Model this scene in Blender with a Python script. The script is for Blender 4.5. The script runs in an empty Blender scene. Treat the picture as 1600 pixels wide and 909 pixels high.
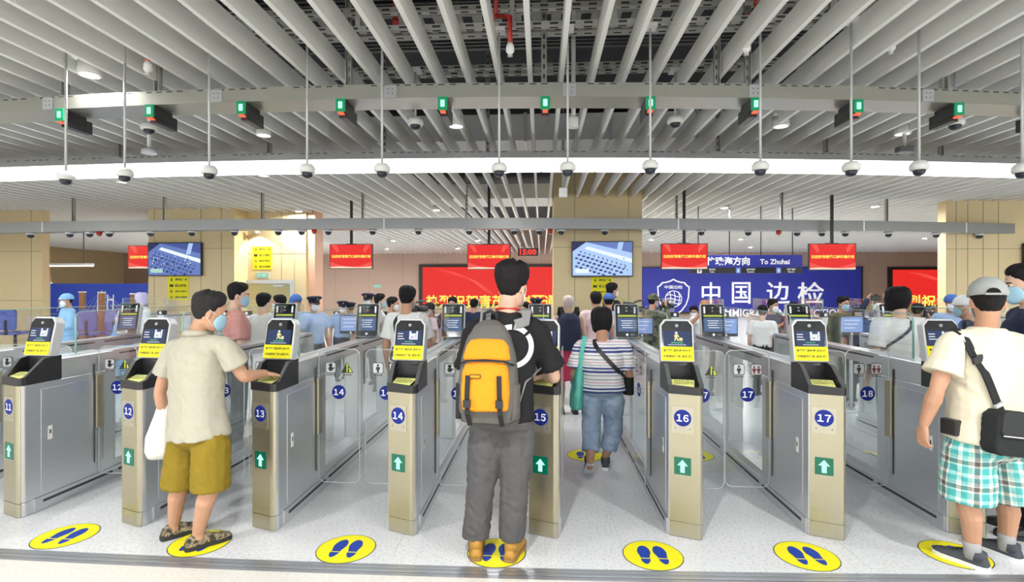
import bpy, bmesh, math, random
from math import sin, cos, pi, radians, atan2, sqrt, exp
from mathutils import Vector, Matrix, noise
random.seed(7)
SC = bpy.context.scene
COL = SC.collection

# ------------------------------------------------------------------ camera
EYE, FPX, TH, HOR = 1.615, 820.0, radians(3.2), 450.0
cam_d = bpy.data.cameras.new('camera'); cam = bpy.data.objects.new('camera', cam_d); COL.objects.link(cam)
cam_d.sensor_width = 36.0; cam_d.lens = FPX / 1600 * 36; cam_d.shift_y = (HOR - 454.5) / 1600
cam_d.clip_start = 0.05; cam_d.clip_end = 200
cam.location = (0, 0, EYE); cam.rotation_euler = (radians(90), 0, TH)
SC.camera = cam
FW = Vector((-sin(TH), cos(TH), 0)); RT = Vector((cos(TH), sin(TH), 0)); UP = Vector((0, 0, 1))
def at(px, py, d):            # pixel + distance -> point
    return FW * d + RT * ((px - 800) / FPX * d) + Vector((0, 0, EYE + (HOR - py) / FPX * d))
def aty(px, py, Y):           # pixel + wall plane y = Y -> point
    d = FW + RT * ((px - 800) / FPX) + UP * ((HOR - py) / FPX)
    return Vector((0, 0, EYE)) + d * (Y / d.y)
def x_on(f, px):              # x at which the path y = f(x) is seen in pixel column px
    x = at(px, 450, 5).x
    for _ in range(12): x = aty(px, 450, f(x)).x
    return x
def atz(px, py, z):           # pixel + height -> point
    return at(px, py, (z - EYE) * FPX / (HOR - py))

# ------------------------------------------------------------------ light and exposure
W = bpy.data.worlds.new('world'); SC.world = W; W.use_nodes = True
W.node_tree.nodes['Background'].inputs[0].default_value = (0.93, 0.96, 1.0, 1)
W.node_tree.nodes['Background'].inputs[1].default_value = 1.45
SC.view_settings.view_transform = 'Standard'; SC.view_settings.look = 'None'
SC.view_settings.gamma = 1; SC.view_settings.use_curve_mapping = False
SC.view_settings.exposure = 0.08
LAMP_W = 40.0
STRIP_E = 7.0
SC.cycles.max_bounces = 8; SC.cycles.diffuse_bounces = 5; SC.cycles.glossy_bounces = 3
SC.cycles.transparent_max_bounces = 24; SC.cycles.sample_clamp_indirect = 4
SC.cycles.caustics_reflective = False; SC.cycles.caustics_refractive = False

# ------------------------------------------------------------------ materials
MATS = {}
def mat(name, col=(.8, .8, .8), rough=.5, metal=0.0, emit=None, es=1.0, var=.06, vs=20.0, bump=0.0, stretch=None, spec=.5):
    if name in MATS: return MATS[name]
    m = bpy.data.materials.new(name); m.use_nodes = True; nt = m.node_tree
    b = nt.nodes['Principled BSDF']
    b.inputs['Roughness'].default_value = rough; b.inputs['Metallic'].default_value = metal
    b.inputs['Specular IOR Level'].default_value = spec
    b.inputs['Base Color'].default_value = (*col, 1)
    if emit:
        b.inputs['Emission Color'].default_value = (*emit, 1); b.inputs['Emission Strength'].default_value = es
    if var > 0 or bump > 0:
        tc = nt.nodes.new('ShaderNodeTexCoord'); mp = nt.nodes.new('ShaderNodeMapping')
        if stretch: mp.inputs['Scale'].default_value = stretch
        nz = nt.nodes.new('ShaderNodeTexNoise'); nz.inputs['Scale'].default_value = vs; nz.inputs['Detail'].default_value = 3
        nt.links.new(tc.outputs['Object'], mp.inputs[0]); nt.links.new(mp.outputs[0], nz.inputs['Vector'])
        if var > 0:
            mx = nt.nodes.new('ShaderNodeMix'); mx.data_type = 'RGBA'
            mx.inputs[6].default_value = (*[max(0, c * (1 - var)) for c in col], 1)
            mx.inputs[7].default_value = (*[min(1, c * (1 + var)) for c in col], 1)
            nt.links.new(nz.outputs[0], mx.inputs[0]); nt.links.new(mx.outputs[2], b.inputs['Base Color'])
        if bump > 0:
            bp = nt.nodes.new('ShaderNodeBump'); bp.inputs['Strength'].default_value = bump; bp.inputs['Distance'].default_value = .01
            nt.links.new(nz.outputs[0], bp.inputs['Height']); nt.links.new(bp.outputs[0], b.inputs['Normal'])
    MATS[name] = m; return m
def ramp_mat(name, tex, stops, rough=.7, scale=10.0, interp='CONSTANT', stretch=None, metal=0, coord='Object', extra=None):
    m = bpy.data.materials.new(name); m.use_nodes = True; nt = m.node_tree; b = nt.nodes['Principled BSDF']
    b.inputs['Roughness'].default_value = rough; b.inputs['Metallic'].default_value = metal
    tc = nt.nodes.new('ShaderNodeTexCoord'); mp = nt.nodes.new('ShaderNodeMapping')
    if stretch: mp.inputs['Scale'].default_value = stretch
    nt.links.new(tc.outputs[coord], mp.inputs[0])
    t = nt.nodes.new(tex); t.inputs['Scale'].default_value = scale
    nt.links.new(mp.outputs[0], t.inputs['Vector'])
    r = nt.nodes.new('ShaderNodeValToRGB'); r.color_ramp.interpolation = interp
    e = r.color_ramp.elements
    while len(e) < len(stops): e.new(0.5)
    for k, (p, c) in enumerate(stops): e[k].position = p; e[k].color = (*c, 1)
    nt.links.new(t.outputs[0], r.inputs[0]); nt.links.new(r.outputs[0], b.inputs['Base Color'])
    MATS[name] = m; return m
def glass_mat(name, tint, refl=1.0, rough=.02):
    m = bpy.data.materials.new(name); m.use_nodes = True; nt = m.node_tree
    for n in list(nt.nodes): nt.nodes.remove(n)
    o = nt.nodes.new('ShaderNodeOutputMaterial'); t = nt.nodes.new('ShaderNodeBsdfTransparent'); g = nt.nodes.new('ShaderNodeBsdfGlossy')
    t.inputs[0].default_value = (*tint, 1); g.inputs['Roughness'].default_value = rough; g.inputs[0].default_value = (.95, 1, .99, 1)
    fr = nt.nodes.new('ShaderNodeFresnel'); fr.inputs[0].default_value = 1.45
    mu = nt.nodes.new('ShaderNodeMath'); mu.operation = 'MULTIPLY'; mu.inputs[1].default_value = refl; mu.use_clamp = True; mn = nt.nodes.new('ShaderNodeMath'); mn.operation = 'MINIMUM'; mn.inputs[1].default_value = .16
    mx = nt.nodes.new('ShaderNodeMixShader')
    nt.links.new(fr.outputs[0], mu.inputs[0]); nt.links.new(mu.outputs[0], mn.inputs[0]); nt.links.new(mn.outputs[0], mx.inputs[0])
    nt.links.new(t.outputs[0], mx.inputs[1]); nt.links.new(g.outputs[0], mx.inputs[2]); nt.links.new(mx.outputs[0], o.inputs[0])
    MATS[name] = m; return m
def emis(name, col, s=1.0):
    return mat(name, (0.02, 0.02, 0.02), .3, 0, emit=col, es=s, var=0, spec=.12)

STEEL = mat('brushed_steel', (.70, .715, .74), .33, .9, var=.06, vs=14, stretch=(1, 1, 14))
STEELD = mat('satin_steel_dark', (.42, .43, .45), .35, .9, var=.06, vs=10)
STEELWARM = mat('steel_warm_reflection', (.45, .415, .30), .36, .85, var=.07, vs=12, stretch=(14, 1, 1))  # steel of the gate fronts, warm reflections put into the colour
BRONZE = mat('bronze_bar', (.44, .39, .28), .35, .85, var=.05)
BLACK = mat('black_plastic', (.018, .018, .02), .35, var=.1)
BLACKG = mat('black_glass', (.008, .009, .012), .08, var=0)
SILV = mat('silver_plastic', (.60, .62, .63), .4, .3, var=.03)
DGREY = mat('dark_grey_plastic', (.08, .085, .09), .45, var=.08)
WHITE = mat('white_paint', (.86, .86, .84), .45, var=.03)
SLAT = mat('slat_white', (.92, .92, .885), .5, var=.03, vs=4)
YEL = mat('yellow_sticker', (.86, .78, .015), .55, var=.03, spec=.25)
YELP = mat('pale_yellow_label', (.80, .82, .30), .5, var=.04)
INK = mat('black_ink', (.03, .03, .02), .6, var=0)
BLUE = mat('number_blue', (.010, .024, .22), .5, var=.03, spec=.2)
FBLUE = mat('footprint_blue', (.018, .055, .33), .6, var=.04, spec=.2)
PWHITE = mat('print_white', (.9, .9, .9), .5, var=0)
GLASS = glass_mat('clear_glass', (.990, .996, .994), .55)
GEDGE = mat('glass_edge', (.32, .58, .53), .15, var=.05)
GREEN_D = mat('dark_green_screen', (.0, .09, .05), .2, emit=(0, .10, .055), es=.5, var=0)
GREEN_L = emis('arrow_light', (.50, 1.0, .82), 1.1)
SCR_BLUE = emis('screen_navy', (.012, .035, .12), 1.0)
SCR_WHITE = emis('screen_white', (.9, .93, 1.0), .9)
SCR_YEL = emis('screen_yellow', (.95, .9, .35), .9)
SCR_LB = emis('screen_light_blue', (.30, .45, .85), .9)
SCR_GREEN = emis('screen_green', (.1, .6, .25), .8)
RED_E = emis('led_red', (.78, .022, .018), 1.0)
RED_L = emis('led_red_light', (.88, .09, .07), 1.0)
RED_P = emis('led_pale', (1.0, .72, .55), 1.0)
YEL_E = emis('led_yellow', (1.0, .82, .12), 1.1)
BLUE_SIGN = mat('sign_blue', (.022, .03, .30), .5, emit=(.02, .03, .30), es=.25, var=.04, vs=2)
SKIN = mat('skin_tan', (.50, .27, .17), .5, var=.08, vs=18)
SKINL = mat('skin_light', (.66, .42, .31), .5, var=.07, vs=18)
HAIR = mat('hair_black', (.010, .009, .010), .65, var=.6, vs=60, bump=.6, stretch=(3, 3, .6), spec=.18)
HAIRG = mat('hair_greying', (.022, .021, .022), .65, var=.6, vs=70, bump=.6, stretch=(3, 3, .6), spec=.18)
MASKB = mat('mask_blue', (.36, .60, .76), .8, var=.04)
MASKW = mat('mask_white', (.82, .85, .88), .8, var=.03)
EYEW = mat('eye_white', (.8, .8, .78), .3, var=0)
REDP = mat('red_pipe', (.45, .03, .02), .4, var=.08)

# ------------------------------------------------------------------ mesh building
class MB:
    def __init__(s): s.v = []; s.f = []; s.m = []; s.sm = []; s.mats = []
    def mi(s, m):
        if m not in s.mats: s.mats.append(m)
        return s.mats.index(m)
    def add(s, vs, fs, m, M=None, smooth=False):
        o = len(s.v); k = s.mi(m)
        for p in vs:
            p = Vector(p); s.v.append(M @ p if M else p)
        for f in fs: s.f.append([o + i for i in f]); s.m.append(k); s.sm.append(smooth)
        return s
    def box(s, a, b, m, M=None):
        x0, y0, z0 = a; x1, y1, z1 = b
        return s.add([(x0,y0,z0),(x1,y0,z0),(x1,y1,z0),(x0,y1,z0),(x0,y0,z1),(x1,y0,z1),(x1,y1,z1),(x0,y1,z1)],
              [(3,2,1,0),(4,5,6,7),(0,1,5,4),(1,2,6,5),(2,3,7,6),(3,0,4,7)], m, M)
    def prism(s, poly, z0, z1, m, M=None, smooth=False):
        n = len(poly)
        s.add([(x, y, z0) for x, y in poly] + [(x, y, z1) for x, y in poly],
              [list(range(n))[::-1], list(range(n, 2 * n))] + [(i, (i + 1) % n, n + (i + 1) % n, n + i) for i in range(n)], m, M)
        return s
    def face(s, pts, m, M=None):
        return s.add(pts, [list(range(len(pts)))], m, M)
    def rings(s, rs, m, M=None, cap=True, smooth=True):
        n = len(rs[0]); vs = [p for r in rs for p in r]; fs = []
        for i in range(len(rs) - 1):
            for j in range(n):
                fs.append((i*n+j, i*n+(j+1) % n, (i+1)*n+(j+1) % n, (i+1)*n+j))
        if cap: fs.append(list(range(n))[::-1]); fs.append([(len(rs)-1)*n+j for j in range(n)])
        return s.add(vs, fs, m, M, smooth)
    def lathe(s, prof, m, M=None, n=20, cap=True, sx=1, sy=1):
        return s.rings([[(r*cos(2*pi*j/n)*sx, r*sin(2*pi*j/n)*sy, z) for j in range(n)] for r, z in prof], m, M, cap)
    def tube(s, pts, r, m, M=None, n=8, flat=None):
        pts = [Vector(p) for p in pts]; rr = r if isinstance(r, (list, tuple)) else [r] * len(pts)
        rs = []; up = None
        for i, p in enumerate(pts):
            t = (pts[min(i+1, len(pts)-1)] - pts[max(i-1, 0)]).normalized()
            if up is None: up = t.orthogonal().normalized()
            up = (up - t * up.dot(t)).normalized(); q = t.cross(up)
            rs.append([p + (up*cos(2*pi*j/n) + q*sin(2*pi*j/n)) * rr[i] for j in range(n)])
        return s.rings(rs, m, M)
    def ribbon(s, pts, w, th, m, nrm=None, M=None):     # flat strap along pts; w wide, th thick; nrm: list of normals
        pts = [Vector(p) for p in pts]; rs = []
        for i, p in enumerate(pts):
            t = (pts[min(i+1, len(pts)-1)] - pts[max(i-1, 0)]).normalized()
            nn = Vector(nrm[i] if isinstance(nrm, list) else nrm); nn = (nn - t * nn.dot(t)).normalized(); b = t.cross(nn)
            rs.append([p + b*w/2 - nn*th/2, p + b*w/2 + nn*th/2, p - b*w/2 + nn*th/2, p - b*w/2 - nn*th/2])
        return s.rings(rs, m, M, smooth=False)
    def ell(s, c, r, m, M=None, n=14, k=9):
        c = Vector(c); rs = []
        for i in range(k):
            a = -pi/2 + pi * (i + .02) / (k - 1 + .04)
            rs.append([(c.x + r[0]*cos(a)*cos(2*pi*j/n), c.y + r[1]*cos(a)*sin(2*pi*j/n), c.z + r[2]*sin(a)) for j in range(n)])
        return s.rings(rs, m, M)
    def mesh(s, me, m, M):
        return s.add([v.co.copy() for v in me.vertices], [list(p.vertices) for p in me.polygons], m, M)
    def data(s, name, recalc=True):
        me = bpy.data.meshes.new(name); me.from_pydata([tuple(v) for v in s.v], [], s.f)
        for m in s.mats: me.materials.append(m)
        me.polygons.foreach_set('material_index', s.m); me.polygons.foreach_set('use_smooth', s.sm)
        if recalc:
            bm = bmesh.new(); bm.from_mesh(me); bmesh.ops.recalc_face_normals(bm, faces=bm.faces); bm.to_mesh(me); bm.free()
        me.update(); return me
    def build(s, name, parent=None, loc=None, bevel=0, M=None):
        o = bpy.data.objects.new(name, s.data(name)); COL.objects.link(o)
        if parent: o.parent = parent
        if loc is not None: o.location = loc
        if M is not None: o.matrix_local = M
        if bevel:
            b = o.modifiers.new('edge', 'BEVEL'); b.width = bevel; b.segments = 2; b.limit_method = 'ANGLE'
        return o
def empty(name, loc, rz=0):
    o = bpy.data.objects.new(name, None); COL.objects.link(o); o.location = loc; o.rotation_euler = (0, 0, rz); o.empty_display_size = .1
    return o
def tag(o, label, cat, group=None):
    o['label'] = label; o['category'] = cat
    if group: o['group'] = group
    return o
def struct(o, label=None):
    o['kind'] = 'structure'
    if label: o['label'] = label
    return o
def kids(o): return [c for c in bpy.data.objects if c.parent == o]
def copy_tree(o, parent=None, loc=None, label=None, names=None):
    c = o.copy(); COL.objects.link(c)
    if parent: c.parent = parent
    if loc is not None: c.location = loc
    if label: c['label'] = label
    for ch in kids(o):
        copy_tree(ch, c)
    return c
def T(x, y, z): return Matrix.Translation((x, y, z))
def RX(a): return Matrix.Rotation(radians(a), 4, 'X')
def RY(a): return Matrix.Rotation(radians(a), 4, 'Y')
def RZ(a): return Matrix.Rotation(radians(a), 4, 'Z')
def SCL(x, y, z): return Matrix.Diagonal((x, y, z, 1))
FACE = RX(90)                  # flat artwork in XY -> upright, facing -Y
def rrect(w, h, r, n=4, cx=0, cy=0, corners=(1, 1, 1, 1)):
    out = []
    for k, (sx, sy) in enumerate(((1, 1), (-1, 1), (-1, -1), (1, -1))):
        rr = r if corners[k] else .0005
        for i in range(n + 1):
            a = pi/2 * k + pi/2 * i / n
            out.append((cx + sx*(w/2 - rr) + rr*cos(a), cy + sy*(h/2 - rr) + rr*sin(a)))
    return out
def disc(r, n=24, cx=0, cy=0, ry=None):
    return [(cx + r*cos(2*pi*i/n), cy + (ry or r)*sin(2*pi*i/n)) for i in range(n)]
_TX = {}
def text_me(body, bold=0.0, res=2, ext=0.0):
    k = (body, bold, res, ext)
    if k not in _TX:
        c = bpy.data.curves.new('lettering', 'FONT'); c.body = body; c.size = 1; c.align_x = 'CENTER'; c.align_y = 'CENTER'
        c.resolution_u = res; c.offset = bold; c.extrude = ext
        o = bpy.data.objects.new('lettering', c); COL.objects.link(o)
        me = bpy.data.meshes.new_from_object(o.evaluated_get(bpy.context.evaluated_depsgraph_get()))
        bpy.data.objects.remove(o); bpy.data.curves.remove(c)
        xs = [v.co.x for v in me.vertices]; ys = [v.co.y for v in me.vertices]
        cx, cy = (max(xs)+min(xs))/2, (max(ys)+min(ys))/2
        for v in me.vertices: v.co.x -= cx; v.co.y -= cy
        _TX[k] = (me, max(xs)-min(xs), max(ys)-min(ys))
    return _TX[k]
def put_digits(mb, num, m, h, z, M):
    gl = [text_me(chr(0xFF10 + int(c)), .025) for c in str(num)]; gap = .16*h
    ws = [w/th*h if c != '1' else w/th*h for (me, w, th), c in zip(gl, str(num))]; x = -(sum(ws) + gap*(len(gl) - 1))/2
    for (me, w, th), ww in zip(gl, ws):
        mb.mesh(me, m, M @ T(x + ww/2, 0, z) @ SCL(h/th, h/th, 1)); x += ww + gap
def put_text(mb, body, m, cx, cy, w=None, h=None, z=0.0, M=None, bold=0.01, ext=0.0, res=2):
    me, tw, th = text_me(body, bold, res, ext)
    if w and h: sx, sy = w/tw, h/th
    elif w: sx = sy = w/tw
    else: sx = sy = h/th
    K = T(cx, cy, z) @ SCL(sx, sy, 1)
    mb.mesh(me, m, M @ K if M else K)

# ------------------------------------------------------------------ the hall
YB = 30.0
FLOOR = ramp_mat('terrazzo', 'ShaderNodeTexNoise', [(0.0, (.50, .51, .53)), (.36, (.57, .59, .61)), (.46, (.69, .71, .73)), (.60, (.74, .75, .77)), (.72, (.60, .60, .61))], .22, 55, 'LINEAR')
CREAM = ramp_mat('cream_terrazzo', 'ShaderNodeTexNoise', [(0.0, (.60, .58, .53)), (.40, (.66, .64, .59)), (.60, (.73, .71, .67)), (.72, (.66, .64, .58))], .3, 45, 'LINEAR')
BANDM = mat('grey_metal_strip', (.36, .37, .40), .35, .6, var=.12, vs=6, stretch=(1, 12, 1))
def fit_path(samples, z, n=60, x0=-24, x1=24):
    import numpy as np
    P = [atz(px, py, z) for px, py in samples]
    c = np.polyfit([p.x for p in P], [p.y for p in P], 2)
    return lambda x: float(np.polyval(c, x))
band = fit_path([(0, 857), (300, 869), (600, 880), (900, 890), (1250, 895), (1600, 897)], 0.0)
xs = [-7 + 14 * i / 40 for i in range(41)]
m = MB(); m.add([(x, band(x), 0) for x in xs] + [(-25, band(-7), 0), (-25, YB + .4, 0), (25, YB + .4, 0), (25, band(7), 0)],
                [list(range(41)) + [44, 43, 42, 41]], FLOOR)
fl = struct(m.build('floor'), 'white speckled terrazzo floor')
m = MB(); m.add([(x, band(x) - .12, 0) for x in xs] + [(25, band(7) - .12, 0), (25, -8, 0), (-25, -8, 0), (-25, band(-7) - .12, 0)],
                [list(range(41)) + [41, 42, 43, 44]], CREAM)
struct(m.build('floor_cream'), 'cream terrazzo floor in front of the grey strip')
m = MB(); n = len(xs)
m.add([(x, band(x) - .12, 0.0) for x in xs] + [(x, band(x), 0.0) for x in xs], [(i, i+1, n+i+1, n+i) for i in range(n-1)], BANDM)
m.add([(x, band(x) - .085, 0.002) for x in xs] + [(x, band(x) - .075, 0.002) for x in xs], [(i, i+1, n+i+1, n+i) for i in range(n-1)], STEEL)
m.add([(x, band(x) - .045, 0.002) for x in xs] + [(x, band(x) - .038, 0.002) for x in xs], [(i, i+1, n+i+1, n+i) for i in range(n-1)], STEEL)
struct(m.build('trim_1'), 'grey metal strip set in the floor before the gates')
m = MB()      # fine joints between the terrazzo slabs
JN = mat('floor_joint', (.50, .51, .52), .5, var=0)
for k in range(-4, 9): m.box((k*.93*1.5 - .9, band(0) + .1, 0), (k*.93*1.5 - .896, 14, .0006), JN)
for k in range(1, 7): m.box((-14, 3.2 + k*1.5, 0), (14, 3.204 + k*1.5, .0006), JN)
struct(m.build('floor_joint_lines'))

PINK = mat('wall_pinkish_tan', (.56, .40, .32), .5, var=.03, vs=2)
WARM = mat('wall_warm_cream', (.76, .61, .345), .45, var=.03, vs=2)
GROOVE = mat('panel_groove', (.30, .25, .15), .6, var=0)
m = MB(); m.box((-25, YB, 0), (25, YB + .3, 5.2), PINK)
for k in range(-12, 13): m.box((k*2 - .01, YB - .004, 0), (k*2 + .01, YB, 5.2), mat('pink_groove', (.40, .28, .23), .6, var=0))
struct(m.build('wall_back'))
for sx, nm in ((-1, 'wall_left'), (1, 'wall_right')):
    m = MB(); m.box((sx*25 - .1, -8, 0), (sx*25 + .1, YB, 5.2), WARM); struct(m.build(nm))

# ceiling: dark void, services, white hanging slats
VOID = mat('ceiling_void_dark', (.045, .047, .052), .9, var=.3, vs=1)
ceil_z, slat_h = 3.565, .195
m = MB(); m.box((-25, -4, 4.95), (25, YB, 5.15), VOID); ceil = struct(m.build('ceiling'))
def slat(mb, x, y0=-3.0, y1=YB - .3):
    y = y0
    while y < y1:
        e = min(y + 3.2, y1)
        mb.box((x - .02, y + .003, ceil_z), (x + .02, e - .003, ceil_z + slat_h), SLAT)
        y = e
near = sorted(range(-78, 79), key=lambda k: abs(k))
proto = None
for k in near[:99]:
    x = -.105 + .293 * k
    if proto is None:
        mb = MB(); slat(mb, 0); proto = mb.build('slat', ceil); o = proto
    else:
        o = proto.copy(); COL.objects.link(o); o.parent = ceil
    o.location = (x, 0, 0)
mb = MB()
for k in near[99:]: slat(mb, -.105 + .293 * k)
o = mb.build('outer_slats', ceil); o['kind'] = 'stuff'
# flat plaster ceiling over the side bay on the left, far back
m = MB(); m.box((-24.5, 17, 3.75), (-9.2, YB, 3.85), mat('plaster_ceiling', (.72, .66, .60), .7, var=.03)); o = m.build('ceiling_plaster', None); struct(o)

# services above the slats
TRAY = mat('galvanised_tray', (.50, .50, .46), .45, .5, var=.2, vs=6)
HOLE = mat('slot_dark', (.05, .05, .05), .8, var=0)
DUCT = mat('duct_white', (.74, .74, .73), .5, var=.04)
def strut_rail(y, z, w=.06, h=.05, x0=-9, x1=9, m_=TRAY, slots=True):
    b = MB(); b.box((x0, y - w/2, z), (x1, y + w/2, z + h), m_)
    if slots:
        for i in range(int((x1 - x0)/.14)):
            b.box((x0 + i*.14 + .03, y - .012, z - .001), (x0 + i*.14 + .10, y + .012, z), HOLE)
            b.box((x0 + i*.14 + .03, y - w/2 - .001, z + .015), (x0 + i*.14 + .10, y - w/2, z + .034), HOLE)
    return b
RAILS = [(3.62, 3.95), (3.85, 3.95), (4.12, 4.05), (4.6, 4.05), (5.05, 4.05), (5.75, 3.95), (5.95, 4.1), (6.6, 4.0)]
for i, (y, z) in enumerate(RAILS):
    o = strut_rail(y, z, [.06, .10, .05][i % 3]).build('strut_rail')
    tag(o, 'perforated galvanised strut rail running across above the white slats', 'rail', 'strut rails above the slats')
for i, (y, z, w) in enumerate([(3.3, 4.2, .22), (3.92, 4.25, .3), (5.35, 4.35, .25)]):
    b = MB(); b.box((-9, y - w/2, z), (9, y + w/2, z + .012), TRAY)
    for s in (-1, 1): b.box((-9, y + s*w/2 - .006, z), (9, y + s*w/2 + .006, z + .09), TRAY)
    for j in range(90): b.box((-9 + j*.2, y - w/2 + .03, z - .001), (-9 + j*.2 + .1, y + w/2 - .03, z), HOLE)
    for q in range(4): b.tube([(-9, y - w/2 + .05 + q*.05, z + .035), (9, y - w/2 + .05 + q*.05, z + .035)], .018, INK if q % 2 else DGREY, n=6)
    tag(b.build('cable_tray'), 'wide perforated cable tray carrying dark cables above the slats', 'cable tray', 'cable trays above the slats')
b = MB(); b.box((-9, 9.0, 4.15), (9, 10.4, 4.6), DUCT)
for j in range(13): b.box((-9 + j*1.45, 8.98, 4.13), (-9 + j*1.45 + .05, 10.42, 4.62), SILV)
tag(b.build('air_duct'), 'white rectangular air duct crossing above the slats', 'duct')
b = MB(); b.box((-9, 14.5, 4.1), (9, 16.0, 4.5), DUCT); b.box((-9, 14.48, 4.08), (-8.9, 16.02, 4.52), SILV)
tag(b.build('air_duct'), 'farther white air duct above the slats beyond the light trough', 'duct')
b = MB()
for j in range(16): b.box((-6, 5.2 + j*.09, 4.62), (6, 5.23 + j*.09, 4.66), DGREY)
b.box((-6, 5.15, 4.66), (6, 6.7, 4.72), BLACK)
tag(b.build('louvre_grille'), 'dark louvred grille in the void above the first beam', 'grille')
for (px, py, d, x1) in ((618, 116, 4.9, .25), (922, 60, 4.4, .2)):
    p = at(px, py, d); b = MB(); b.tube([(p.x, p.y, 4.1), (p.x, p.y, 4.95)], .022, REDP, n=10); b.tube([(p.x, p.y, 4.08), (p.x, p.y, 4.12)], .032, REDP, n=10)
    tag(b.build('red_pipe'), 'thin red vertical pipe in the dark void ' + ('beside the twelfth-lane slats' if px < 700 else 'above the first beam centre'), 'pipe')
def sprinkler(px, py, z, arm, label):
    p = atz(px, py, z); b = MB()
    b.tube([(p.x, p.y, z + .10), (p.x, p.y, z + .32), (p.x + arm, p.y + .05, z + .36)], .020, REDP, n=10)
    b.tube([(p.x + arm, p.y + .05, z + .34), (p.x + arm, p.y + .05, 4.95)], .018, REDP, n=8)
    b.lathe([(.012, 0), (.035, .03), (.032, .07), (.02, .10)], WHITE, T(p.x, p.y, z + .01), 14)
    b.lathe([(.022, .0), (.022, .006)], SILV, T(p.x, p.y, z), 12)
    tag(b.build('sprinkler'), label, 'sprinkler')
sprinkler(797, 88, 3.50, -.12, 'red sprinkler pipe with an elbow above the middle of the first beam')
sprinkler(231, 116, 3.46, .05, 'short red sprinkler among the slats over gate 12')
sprinkler(1166, 86, 3.52, .10, 'red sprinkler pipe slanting between slats over gate 17')
sprinkler(1392, 84, 3.56, .16, 'small red sprinkler pipe among the outer slats over gate 18')

# ------------------------------------------------------------------ beams over the gates
BEAMM = mat('beam_steel', (.43, .43, .385), .34, .75, var=.06, vs=3, stretch=(1, 6, 6))
BEAMG = mat('beam_grey_paint', (.34, .345, .34), .42, .55, var=.05, vs=3)
STRIP = emis('trough_light', (.92, .97, 1.0), STRIP_E)
def beam_body(f, z0, z1, dep, m_, mb, x0, x1, n=60, holes=True):
    xs = [x0 + (x1 - x0)*i/n for i in range(n + 1)]
    rs = [[(x, f(x), z0), (x, f(x) + dep, z0), (x, f(x) + dep, z1), (x, f(x), z1)] for x in xs]
    mb.rings(rs, m_, smooth=False)
    if holes:
        x = x0
        while x < x1:
            if random.random() < .72:
                mb.face([(x, f(x) - .0015, z1 - .018), (x + .055, f(x + .055) - .0015, z1 - .018), (x + .055, f(x + .055) - .0015, z1 - .008), (x, f(x) - .0015, z1 - .008)], HOLE)
            x += .1
def hangers(parent, f, pxs, d, z1, dep, pxy=150):
    for px in pxs:
        b = MB(); p = Vector((x_on(lambda x: f(x) + dep*.5, px), 0, 0)); y = f(p.x) + dep*.5
        b.box((p.x - .025, y - .025, z1), (p.x - .019, y + .025, 4.95), TRAY); b.box((p.x + .019, y - .025, z1), (p.x + .025, y + .025, 4.95), TRAY)
        b.box((p.x - .025, y + .019, z1), (p.x + .025, y + .025, 4.95), TRAY)
        b.box((p.x - .04, y - .04, z1), (p.x + .04, y + .04, z1 + .012), TRAY)
        k = z1 + .1
        while k < 4.8: b.box((p.x - .008, y + .0185, k), (p.x + .008, y + .019, k + .04), HOLE); k += .09
        b.build('hanger_post', parent)
B1Z0, B1Z1 = 3.285, 3.41
fb1 = fit_path([(0, 155), (300, 140.5), (500, 132), (800, 129), (1100, 129.5), (1300, 134), (1600, 143)], B1Z1)
r = empty('overhead_beam', (0, 0, 0)); tag(r, 'long curved stainless steel beam carrying the green lane lights', 'beam')
mb = MB(); beam_body(fb1, B1Z0, B1Z1, .30, BEAMM, mb, -9, 9); mb.build('beam_casing', r)
for px in (75, 338, 610, 890, 1180, 1450):
    x = x_on(fb1, px); b = MB()
    b.add([(x - .055, fb1(x - .055) - .004, B1Z0 + .002), (x + .055, fb1(x + .055) - .004, B1Z0 + .002), (x + .055, fb1(x + .055) - .004, B1Z1 - .012), (x - .055, fb1(x - .055) - .004, B1Z1 - .012)], [(0, 1, 2, 3)], STEEL)
    for sx in (-.02, .02):
        for sz in (.04, .08): b.prism(disc(.005, 8), 0, .001, HOLE, T(x + sx, fb1(x + sx) - .006, B1Z0 + sz) @ FACE)
    b.build('joint_plate', r)
hangers(r, fb1, (102, 247, 545, 850, 1120, 1168, 1475), 4.7, B1Z1, .30)
B2Z0, B2Z1 = 3.27, 3.36
fb2 = fit_path([(0, 251), (300, 242), (580, 237), (850, 235.5), (1100, 236), (1300, 238), (1600, 245.5)], B2Z1)
r = empty('light_trough', (0, 0, 0)); tag(r, 'long curved ceiling trough glowing bright white along its underside', 'light')
mb = MB(); beam_body(fb2, B2Z0, B2Z1, .78, BEAMG, mb, -15, 15); mb.build('trough_casing', r)
mb = MB(); xs2 = [-15 + 30*i/40 for i in range(41)]
for i in range(40):
    a, b_ = xs2[i] + .008, xs2[i+1] - .008
    mb.rings([[(x, fb2(x) + .03, B2Z0 - .02), (x, fb2(x) + .74, B2Z0 - .02), (x, fb2(x) + .74, B2Z0), (x, fb2(x) + .03, B2Z0)] for x in (a, b_)], STRIP, smooth=False)
mb.build('glowing_diffuser', r)
hangers(r, fb2, (190, 421, 600, 762, 1122, 1290, 1470), 7.1, B2Z1, .78, 240)
B3Z0, B3Z1 = 2.84, 3.06
fb3 = fit_path([(0, 348), (400, 341.5), (850, 341), (1200, 342), (1600, 350)], B3Z1)
r = empty('overhead_beam', (0, 0, 0)); tag(r, 'far grey beam with a row of small dome cameras along its underside', 'beam')
mb = MB(); beam_body(fb3, B3Z0, B3Z1, .28, BEAMG, mb, -19, 19, holes=False)
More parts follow.
